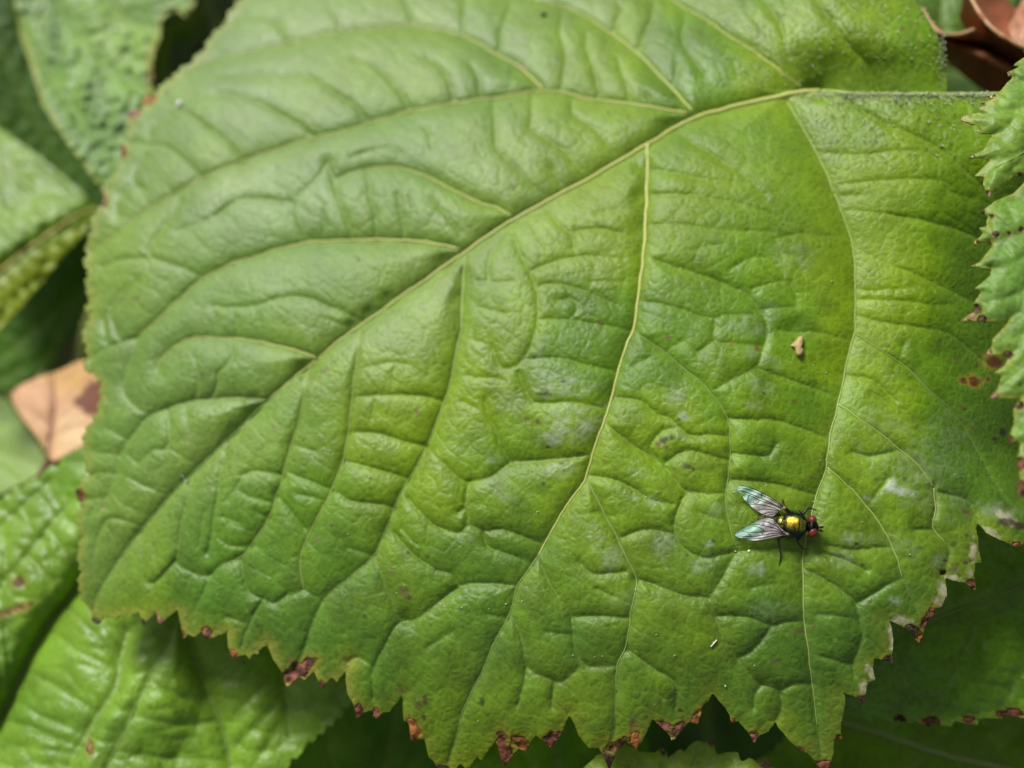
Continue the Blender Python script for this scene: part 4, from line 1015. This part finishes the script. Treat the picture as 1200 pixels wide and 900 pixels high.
for nm, rows, c in flaps:
    P, T, u, v = lofted(rows)
    n = fbm(u, v, 16, 8, 3); n2 = fbm(u * 3, v, 9, 18, 3)
    col = np.array(c) * (0.55 + 0.9 * n)[:, None] * (0.8 + 0.4 * n2)[:, None]
    o = link(nm, np_mesh(nm, P, T, {'col': np.clip(col, 0, .8), 'rough': np.full(len(P), .5)}), M_DEAD, root)
    md = o.modifiers.new('edge', 'SOLIDIFY'); md.thickness = 2.5 * PX; md.offset = 0
    if nm != 'pale_flap':
        m = 2 if nm == 'curled_flap' else 3
        r = smooth([(a, b, cc) for a, b, cc in rows[m]], 10)
        dirs = FWD + RIGHT * ((r[:, 0] - 600) / FPX)[:, None] + UP * ((450 - r[:, 1]) / FPX)[:, None]
        dep = np.array([(MAIN.at(min(a, 1180), max(b, 0)) - CAM) @ FWD for a, b in r[:, :2]]) + r[:, 2] * 1e-3
        Vt, Ft = tube(CAM + dirs * dep[:, None], np.linspace(2.0, 3.0, len(r)) * PX, 8)
        link('rolled_rim', np_mesh('rolled_rim', Vt, Ft), simple('rolled_rim_' + nm, (0.50, 0.30, 0.15), 0.5, scale=12), root)
r0 = rows = None
dd = FWD + RIGHT * ((1222 - 600) / FPX) + UP * ((450 - 95) / FPX)
petiole(root, CAM + dd * (MAIN.depth(1180, 95) + 0.017), (0.8, 0, -0.5), 2, 0.9e-3, M_STALKB)

# ------------------------------------------------------------------ small bits lying on the big leaf
def flake(name, label, cat, poly, lift, mat, curl=2.0, group=None):
    p = smooth(poly, 4, True); c = p.mean(0)
    rings = [1.0, 0.66, 0.33]; V = []; F = []
    n = len(p)
    for k in rings:
        q = c + (p - c) * k
        V.append(on_leaf(q[:, 0], q[:, 1], lift + curl * np.sin(q[:, 0] * 0.35) * k + (1 - k) * curl))
    V.append(on_leaf(np.array([c[0]]), np.array([c[1]]), lift + curl)); V = np.vstack(V)
    for r in range(2):
        for i in range(n):
            a, b = r * n + i, r * n + (i + 1) % n; F += [(a, b, b + n), (a, b + n, a + n)]
    for i in range(n): F.append((2 * n + i, 2 * n + (i + 1) % n, 3 * n))
    o = link(name, np_mesh(name, V, np.array(F)), mat); tag(o, label, cat, group)
    md = o.modifiers.new('t', 'SOLIDIFY'); md.thickness = 1.2 * PX; md.offset = 0
    return o
flake('dry_husk', 'tiny straw coloured dry husk lying on the leaf', 'husk', pts('926.5,405.5 929,402.5 933.5,398 937,394.5 941,394.5 941,402 939,406.5 942,411 938,416.5 933.5,415.5 932,409'), 3.0, simple('straw', (0.42, 0.30, 0.12), 0.65, scale=4, var=0.6, bump=0.4), 2.2)
def grain(name, label, cat, u, v, r, mat, seed):
    V, F = ellipsoid((0, 0, 0), np.array(r) * PX, np.eye(3), 12, 8)
    V = V * (1 + 0.18 * np.random.RandomState(seed).randn(len(V), 1)) + on_leaf(u, v, r[2] * 0.7)
    tag(link(name, np_mesh(name, V, F), mat), label, cat)
grain('white_egg', 'tiny bright white egg on the leaf near the quilted neighbour', 'egg', 210, 121.5, (3.6, 4.8, 3.0), simple('egg_white', (0.95, 0.95, 0.92), 0.4, var=0.05), 1)
grain('black_dropping', 'tiny black dropping on the leaf', 'dropping', 637, 17, (3.6, 3.4, 2.5), simple('dropping', (0.02, 0.022, 0.012), 0.6, bump=0.5), 2)
grain('pale_grit', 'tiny pale grit grain beside the wing tip of the fly', 'grit', 878, 646, (1.6, 1.6, 1.4), simple('grit', (0.65, 0.62, 0.30), 0.5), 3)
def fibre(label, p, r, h, mat):
    ln = smooth(p, 6); V, F = tube(on_leaf(ln[:, 0], ln[:, 1], h), r * PX, 6); tag(link('plant_fibre', np_mesh('plant_fibre', V, F), mat), label, 'fibre')
M_FIB = simple('fibre', (0.70, 0.66, 0.42), 0.5, var=0.1)
fibre('short straw coloured plant fibre lying on the leaf', pts('833,758 836.5,754 840,750'), 0.7, 1.2, M_FIB)
fibre('small white fluff stuck in the midrib groove', pts('213,557 216,560 218,565 221,562'), 1.0, 2.5, simple('fluff', (0.42, 0.46, 0.32), 0.6, var=0.1))

# ------------------------------------------------------------------ the fly
FU, FV = 931.0, 615.0
O0 = on_leaf(FU, FV)
e1 = on_leaf(FU + 14, FV) - on_leaf(FU - 14, FV); n0 = MAIN.n
eu = e1 - n0 * (e1 @ n0); eu /= np.linalg.norm(eu); ev = np.cross(n0, eu)
FS = float((O0 - CAM) @ FWD) / FPX                       # metres per pixel at the fly
FC = float(n0 @ on_leaf(np.array([905, 920, 945, 930.]), np.array([640, 660, 640, 580.])).mean(0))   # height of the ground the feet reach
def fp(u, v, h):
    """world point seen at pixel (u,v), h pixels above the blade under the fly"""
    u = np.asarray(u, float); v = np.asarray(v, float); h = np.asarray(h, float)
    d = FWD + RIGHT * ((u - 600) / FPX)[..., None] + UP * ((450 - v) / FPX)[..., None]
    t = (FC + h * FS - n0 @ CAM) / (d @ n0)
    return CAM + d * t[..., None]
ANG = math.radians(-14)
BO = fp(FU, FV, 14.0)
fx = eu * math.cos(ANG) + ev * math.sin(ANG); fy = -eu * math.sin(ANG) + ev * math.cos(ANG)
def bl(x, y, z):
    """fly body frame: x forward, y to its left, z up (pixels), z = 0 on the blade"""
    x, y, z = np.broadcast_arrays(np.asarray(x, float), np.asarray(y, float), np.asarray(z, float))
    return BO + FS * (x[..., None] * fx + y[..., None] * fy + (z - 14)[..., None] * n0)
fly = thing('fly', 'golden green bottle fly with red eyes and clear shimmering wings resting on the leaf', 'fly')
ST = [(-45, 0.3, 7, 7.6), (-44, 3, 5.5, 9.5), (-40, 7, 4, 12.5), (-34, 10, 3, 15.5), (-27, 11.5, 2.8, 17.5), (-21, 11, 3.5, 18), (-16, 9, 5, 18.2), (-13.5, 8.5, 6, 19.5), (-11.5, 10, 5.5, 22), (-8, 12.2, 5, 24), (-3, 13.7, 4.2, 25.5),
      (2, 14.0, 4, 26), (3.6, 13.9, 4, 25.7), (5, 13.8, 4.2, 25.6), (9, 12.2, 5, 24.4), (12, 9, 7, 22), (13.6, 5.5, 9, 19), (14.8, 5.0, 9.5, 18.4), (15.8, 8.5, 7, 20.4), (17.5, 10.5, 5.5, 21.4), (20, 11, 5, 21.2), (22.5, 9.0, 4.6, 19.5), (25, 6.0, 5, 16.5), (26.6, 3.0, 6, 13.5), (27.4, 0.4, 8.5, 10.5)]
ST = smooth([(a, b, c, d) for a, b, c, d in ST], 5); NS = 40
BV = []; BC = []; BR = []
GOLD = np.array((0.50, 0.37, 0.03)); GRN = np.array((0.22, 0.36, 0.06)); BLK = np.array((0.012, 0.014, 0.012)); TEAL = np.array((0.05, 0.16, 0.11))
for (x, w, z0, z1) in ST:
    a = np.linspace(0, 2 * np.pi, NS, endpoint=False)
    w = max(w, 0.2); zc, hz = (z0 + z1) / 2, max((z1 - z0) / 2, 0.2)
    off = 1.2 * float(sstep(13, 20, np.array(x)))
    yy = w * np.cos(a) + off; zz = zc + hz * np.sin(a)
    BV.append(bl(np.full(NS, x), yy, zz))
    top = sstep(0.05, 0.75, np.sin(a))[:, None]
    if x > 13:   c = np.tile(BLK, (NS, 1))
    elif x > -12.5:
        g = GOLD if x < 4 else 0.5 * GOLD + 0.5 * GRN
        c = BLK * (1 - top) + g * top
        if 3.2 < x < 4.8 or x > 11.2: c = c * 0.12
        if x < -9.5: c = c * 0.35 + 0.05 * GRN
        st = np.exp(-((yy / w - 0.0) / 0.05) ** 2)[:, None] * 0.5; c = c * (1 - st)
        sd = sstep(0.28, 0.70, np.abs(yy / w))[:, None]; c = c * (1 - sd) + (0.35 * TEAL + 0.4 * BLK) * sd
    else:
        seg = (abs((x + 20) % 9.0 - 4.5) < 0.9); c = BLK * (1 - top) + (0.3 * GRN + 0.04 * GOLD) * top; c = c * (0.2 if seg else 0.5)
    BC.append(c); BR.append(np.full(NS, 0.24 if x < 13 else 0.5))
BV = np.vstack(BV); BC = np.vstack(BC); BF = []
for i in range(len(ST) - 1):
    for j in range(NS):
        a, b = i * NS + j, i * NS + (j + 1) % NS; BF += [(a, b, b + NS), (a, b + NS, a + NS)]
def fly_mat():
    m, nt, N, L, b = nmat('fly_cuticle')
    at = N.new('ShaderNodeAttribute'); at.attribute_name = 'col'; L.new(at.outputs['Color'], b.inputs['Base Color'])
    tc = N.new('ShaderNodeTexCoord'); mp = N.new('ShaderNodeMapping'); mp.inputs['Scale'].default_value = (1 / PX,) * 3; L.new(tc.outputs['Object'], mp.inputs['Vector'])
    n = N.new('ShaderNodeTexNoise'); n.inputs['Scale'].default_value = 0.9; n.inputs['Detail'].default_value = 3; L.new(mp.outputs[0], n.inputs['Vector'])
    bp = N.new('ShaderNodeBump'); bp.inputs['Strength'].default_value = 0.5; bp.inputs['Distance'].default_value = 0.7 * PX; L.new(n.outputs['Fac'], bp.inputs['Height']); L.new(bp.outputs[0], b.inputs['Normal'])
    set_in(b, Metallic=0.85, Roughness=0.36, Specular_IOR_Level=0.5)
    return m
M_CUT = fly_mat()
M_BLACK = simple('fly_black', (0.010, 0.009, 0.008), 0.35, var=0.4, scale=3)
link('body', np_mesh('body', BV, np.array(BF), {'col': BC * 0.9}), M_CUT, fly)
# scutellum: the small shield behind the thorax, striped
AX = np.array([fx, fy, n0])
V, F = ellipsoid(bl(-14.5, 0, 18.5), np.array([5.2, 7.2, 4.6]) * FS, AX, 28, 18)
loc = (V - bl(-14.5, 0, 18.5)) / FS; ly = loc @ fy; lx = loc @ fx
sc = np.where((np.abs(np.abs(ly) - 3.4) < 0.75)[:, None] | (np.abs(lx + 0.3 * np.abs(ly)) < 0.5)[:, None], BLK, np.array((0.40, 0.40, 0.08)))
link('scutellum', np_mesh('scutellum', V, F, {'col': sc}), M_CUT, fly)
# eyes
M_EYE = simple('fly_eye', (0.14, 0.024, 0.014), 0.32, var=0.3, scale=2.0, spec=0.4, bump=0.4)
for y, x, ry, rx in ((7.6, 18.4, 5.6, 5.2), (-6.0, 20.2, 6.6, 5.4)):
    ax = AX.copy()
    V, F = ellipsoid(bl(x, y + 1.2, 14.6), np.array([rx, ry, 6.8]) * FS, ax, 24, 16); link('eye', np_mesh('eye', V, F), M_EYE, fly)
def limb(name, P, r, mat, parent, seg=8):
    V, F = tube(P, np.asarray(r) * FS, seg); return link(name, np_mesh(name, V, F), mat, parent)
for y in (1.2, -1.2):
    limb('antenna', bl(np.array([25, 28, 30.5, 32]), np.array([y + 1, y * 1.3 + 1, y * 2 + 1, y * 2.6 + 1.4]), np.array([13, 14.5, 13, 11.5])), (1.2, 1.5, 1.2, 0.5), M_BLACK, fly)
limb('mouthparts', bl(np.array([22, 23, 23.5]), np.array([1, 1, 1]), np.array([7, 4, 1.2])), (1.8, 1.5, 2.0), M_BLACK, fly)
# legs
M_LEG = simple('fly_leg', (0.016, 0.013, 0.011), 0.42, var=0.4, scale=3)
LEGS = ['926,600,10 919,594,15 917.3,587,9 916.8,582,3 916.5,578.5,0.8', '924,626,10 913,631,14 913.6,640,9 914.8,650,5 914,658,2 912.5,665,0.6', '938,629,9 934.5,634,12 938,640,5 941,643,1.5 945,644,0.6',
        '940,603,9 946,597,10 951,596,5 956,598,0.8', '910,601,9 896,601,12 887,604.5,6 881,606,2.5 876,605,0.8', '912,621,8 896,629,9 882,634,5 874,635,2 870,639,0.7']
for s in LEGS:
    p = np.array([[float(k) for k in t.split(',')] for t in s.split()])
    q = smooth(p, 5); P = fp(q[:, 0], q[:, 1], q[:, 2]); n = len(P)
    L = limb('leg', P, np.interp(np.linspace(0, 1, n), [0, .25, .3, .6, .65, 1], [1.7, 1.6, 1.15, 1.0, 0.75, 0.6]), M_LEG, fly)
    r = random.Random(len(s)); Vs = []; Fs = []; k = 0
    for i in range(16):
        j = r.randrange(3, n - 1); d = np.array([r.gauss(0, 1), r.gauss(0, 1), r.gauss(0, .6)]); d /= np.linalg.norm(d)
        V, F = tube(np.array([P[j], P[j] + d * 2.6 * FS]), np.array([.25, .08]) * FS, 3, False); Vs.append(V); Fs.append(F + k); k += len(V)
    o = link('leg_bristles', np_mesh('leg_bristles', np.vstack(Vs), np.vstack(Fs)), M_LEG, L); o['kind'] = 'stuff'
# body bristles
r = random.Random(12); Vs = []; Fs = []; k = 0
for i in range(260):
    x = r.choice([r.uniform(-44, -16), r.uniform(-12, 12), r.uniform(-12, 12)]); a = r.uniform(-0.15, math.pi + 0.15)
    w, z0, z1 = [np.interp(x, ST[:, 0], ST[:, m]) for m in (1, 2, 3)]
    y, z = w * math.cos(a), (z0 + z1) / 2 + (z1 - z0) / 2 * math.sin(a)
    if math.sin(a) > 0.75 and -10 < x < 8 and r.random() < .75: continue
    ln = r.uniform(3, 6.5)
    p0 = bl(x, y, z); p1 = bl(x - ln * 0.55, y + math.cos(a) * ln * 0.6, z + math.sin(a) * ln * 0.5); p2 = bl(x - ln * 1.0, y + math.cos(a) * ln * 0.85, z + math.sin(a) * ln * 0.6)
    V, F = tube(np.array([p0, p1, p2]), np.array([.38, .26, .08]) * FS, 3, False); Vs.append(V); Fs.append(F + k); k += len(V)
o = link('bristles', np_mesh('bristles', np.vstack(Vs), np.vstack(Fs)), M_BLACK, fly); o['kind'] = 'stuff'
# wings
def wing_mat():
    m, nt, N, L, b = nmat('fly_wing')
    at = N.new('ShaderNodeAttribute'); at.attribute_name = 'col'; L.new(at.outputs['Color'], b.inputs['Base Color'])
    set_in(b, Roughness=0.34, Specular_IOR_Level=0.45, Metallic=0.0)
    tr = N.new('ShaderNodeBsdfTransparent'); tr.inputs['Color'].default_value = (0.95, 0.92, 0.88, 1)
    tc = N.new('ShaderNodeTexCoord'); mp = N.new('ShaderNodeMapping'); mp.inputs['Scale'].default_value = (1 / PX,) * 3; L.new(tc.outputs['Object'], mp.inputs['Vector'])
    n = N.new('ShaderNodeTexNoise'); n.inputs['Scale'].default_value = 0.22; n.inputs['Detail'].default_value = 2; L.new(mp.outputs[0], n.inputs['Vector'])
    bp = N.new('ShaderNodeBump'); bp.inputs['Strength'].default_value = 0.4; bp.inputs['Distance'].default_value = 1.0 * PX; L.new(n.outputs['Fac'], bp.inputs['Height']); L.new(bp.outputs[0], b.inputs['Normal'])
    mr = N.new('ShaderNodeMapRange'); mr.inputs['From Min'].default_value = 0.3; mr.inputs['From Max'].default_value = 0.7; mr.inputs['To Min'].default_value = 0.45; mr.inputs['To Max'].default_value = 0.72
    L.new(n.outputs['Fac'], mr.inputs['Value'])
    ms = N.new('ShaderNodeMixShader'); L.new(mr.outputs[0], ms.inputs[0]); L.new(tr.outputs[0], ms.inputs[1]); L.new(b.outputs[0], ms.inputs[2]); L.new(ms.outputs[0], N['Material Output'].inputs['Surface'])
    return m
M_WING = wing_mat(); M_WV = simple('wing_vein', (0.02, 0.013, 0.010), 0.45, var=0.3, scale=3)
WINGS = [('919,595 914,590 907,585 900,581 887,575 875,570 868,569 863.5,572 865.5,577 874.5,588 886.5,598.5 898.5,604.5 906,605 911,601 915,597', (863, 572), (918, 595),
          ['918,594 907,585.5 893,577.5 879,571.3 868,569.2', '917,594.5 903,585 888,578 874,572.5 865,572', '916,595 901,588 886,581.5 872,576 864.5,574', '915,596 903,590.5 890,586 878,580.5 870,579', '890,586 886.5,590 882,589', '913,598 903,594 893,591.5 884,591 878,591',
           '913,599 904,597 895,596.5 888,597.5', '911,600 903,600 896,601.5', '910,601.5 904,602.5 899,604', '893,577.7 892,580 893,584', '878,580.5 876,585 877,589']),
         ('924,626 920,623 914,617.5 907,609.5 900,606.5 890.5,608.5 881,613.5 868,620 861,625.5 864,629.5 873,632.5 887,633.5 900,631.5 913,628.5', (861, 626), (922, 626),
          ['923,626.3 911,629 897,632 883,633.6 868,631.5', '922,626 908,627 894,630 880,631.5 865,630', '921,625.5 908,624.5 894,627 880,628.5 863,628', '920,625 908,622 896,622.5 883,623.5 870,623', '896,622.5 890,618 884,617', '918,623.5 908,619 898,616.5 888,614.5 882,614.5',
           '916,622 908,615.5 900,612 893,610.5', '914,620 908,613 903,609.5', '894,627 893,624 890,623', '880,628.5 878,626 875,623'])]
for wi, (s, tip, bas, vs) in enumerate(WINGS):
    poly = smooth(pts(s), 6, True); g = Grid(855, 560, 930, 640, 1.0); S = g.sdf(poly, 20); take, tr = clip_mesh(g, S)
    tp, bs = np.array(tip, float), np.array(bas, float)
    T = lambda u, v: np.clip(((u - bs[0]) * (tp - bs)[0] + (v - bs[1]) * (tp - bs)[1]) / ((tp - bs) @ (tp - bs)), 0, 1)
    HT = lambda u, v: 20.5 - 6 * T(u, v) + 1.2 * np.sin((u * 0.5 + v) * 0.45) * T(u, v) + (fbm(np.asarray(u, float), np.asarray(v, float), 10, 3, 2) - .5) * 1.6
    u, v = take(g.U), take(g.V); t = T(u, v)
    n1 = fbm(u, v, 9, 71 + wi, 2)
    mint = np.array((0.28, 0.54, 0.42)); pink = np.array((0.46, 0.36, 0.34)); grey = np.array((0.42, 0.42, 0.44))
    k = sstep(0.35, 0.72, t + (n1 - 0.5) * 0.75)[:, None]; c = (pink * n1[:, None] * 1.1 + grey * (1 - n1)[:, None]) * (1 - k) + mint * k
    o = link('wing', np_mesh('wing', fp(u, v, HT(u, v)), tr, {'col': np.clip(c, 0, .9)}), M_WING, fly)
    for q in vs:
        ln = smooth(pts(q), 6); limb('wing_vein', fp(ln[:, 0], ln[:, 1], HT(ln[:, 0], ln[:, 1]) + 0.25), np.linspace(0.48, 0.24, len(ln)), M_WV, o, 6)
    r = smooth(pts(s), 3, True); r = np.vstack([r, r[:1]])
    limb('wing_rim', fp(r[:, 0], r[:, 1], HT(r[:, 0], r[:, 1])), 0.28, M_WV, o, 5)
    b = fp(*bas, 19.0); V, F = ellipsoid(b, np.array([3.2, 2.2, 1.6]) * FS, AX, 12, 8); link('wing_hinge', np_mesh('wing_hinge', V, F), simple('wing_hinge_%d' % wi, (0.30, 0.19, 0.09), 0.5), o)


# unseen leaves added beyond the frame to keep light out of the gaps
under('unseen leaf of the shrub added to block light, past the bright toothed leaf', pts('300,1180 420,1020 620,985 860,1000 1040,1060 1120,1250 900,1420 560,1420'), pts('1080,1330 900,1250 700,1170 520,1090 380,1060'), [pts('900,1250 880,1130 860,1030'), pts('700,1170 680,1080 660,1010'), pts('700,1170 640,1270 600,1380')], 0.004, 0.0, 0.1, 231, (0.17, 0.28, 0.03), (0.12, 0.22, 0.03), 3, teeth=(9, 30))
under('unseen leaf of the shrub added to block light, past the shaded leaf with the pale midrib', pts('1250,700 1330,640 1500,640 1640,760 1660,960 1500,1080 1320,1040 1240,880'), pts('1640,900 1520,880 1400,850 1270,800'), [pts('1520,880 1460,780 1420,680'), pts('1400,850 1380,950 1360,1030')], 0.006, 0.0, 0.1, 241, (0.17, 0.28, 0.03), (0.12, 0.22, 0.03), 2, teeth=(9, 30))

under('unseen leaf of the shrub added to block light, past the dull underside in the dark gap', pts('120,-320 260,-390 460,-390 560,-290 500,-190 360,-160 250,-150 160,-200'), pts('540,-320 440,-290 330,-250 180,-210'), [pts('440,-290 400,-360 380,-390'), pts('330,-250 330,-200 340,-165')], 0.030, 0.0, 0.0, 251, (0.17, 0.28, 0.03), (0.12, 0.22, 0.03), 0, teeth=(8, 26))
under('unseen leaf of the shrub added to block light, past the folded leaf with the yellow midrib', pts('-420,-60 -260,-160 -90,-140 -60,0 -80,140 -200,220 -380,160'), pts('-400,60 -300,40 -200,10 -80,-40'), [pts('-300,40 -260,-60 -230,-140'), pts('-200,10 -180,110 -170,200')], 0.040, 0.1, 0.0, 261, (0.17, 0.28, 0.03), (0.12, 0.22, 0.03), 1, teeth=(8, 26))

under('unseen leaf of the shrub added to block light, past the quilted pale leaf', pts('-350,-420 -150,-700 150,-800 300,-640 200,-420 20,-260 -200,-240'), pts('180,-720 60,-560 -100,-420 -280,-320'), [pts('60,-560 140,-480 190,-430'), pts('-100,-420 -140,-540 -150,-680')], 0.018, 0.0, 0.0, 271, (0.17, 0.28, 0.03), (0.12, 0.22, 0.03), 1, teeth=(9, 28))
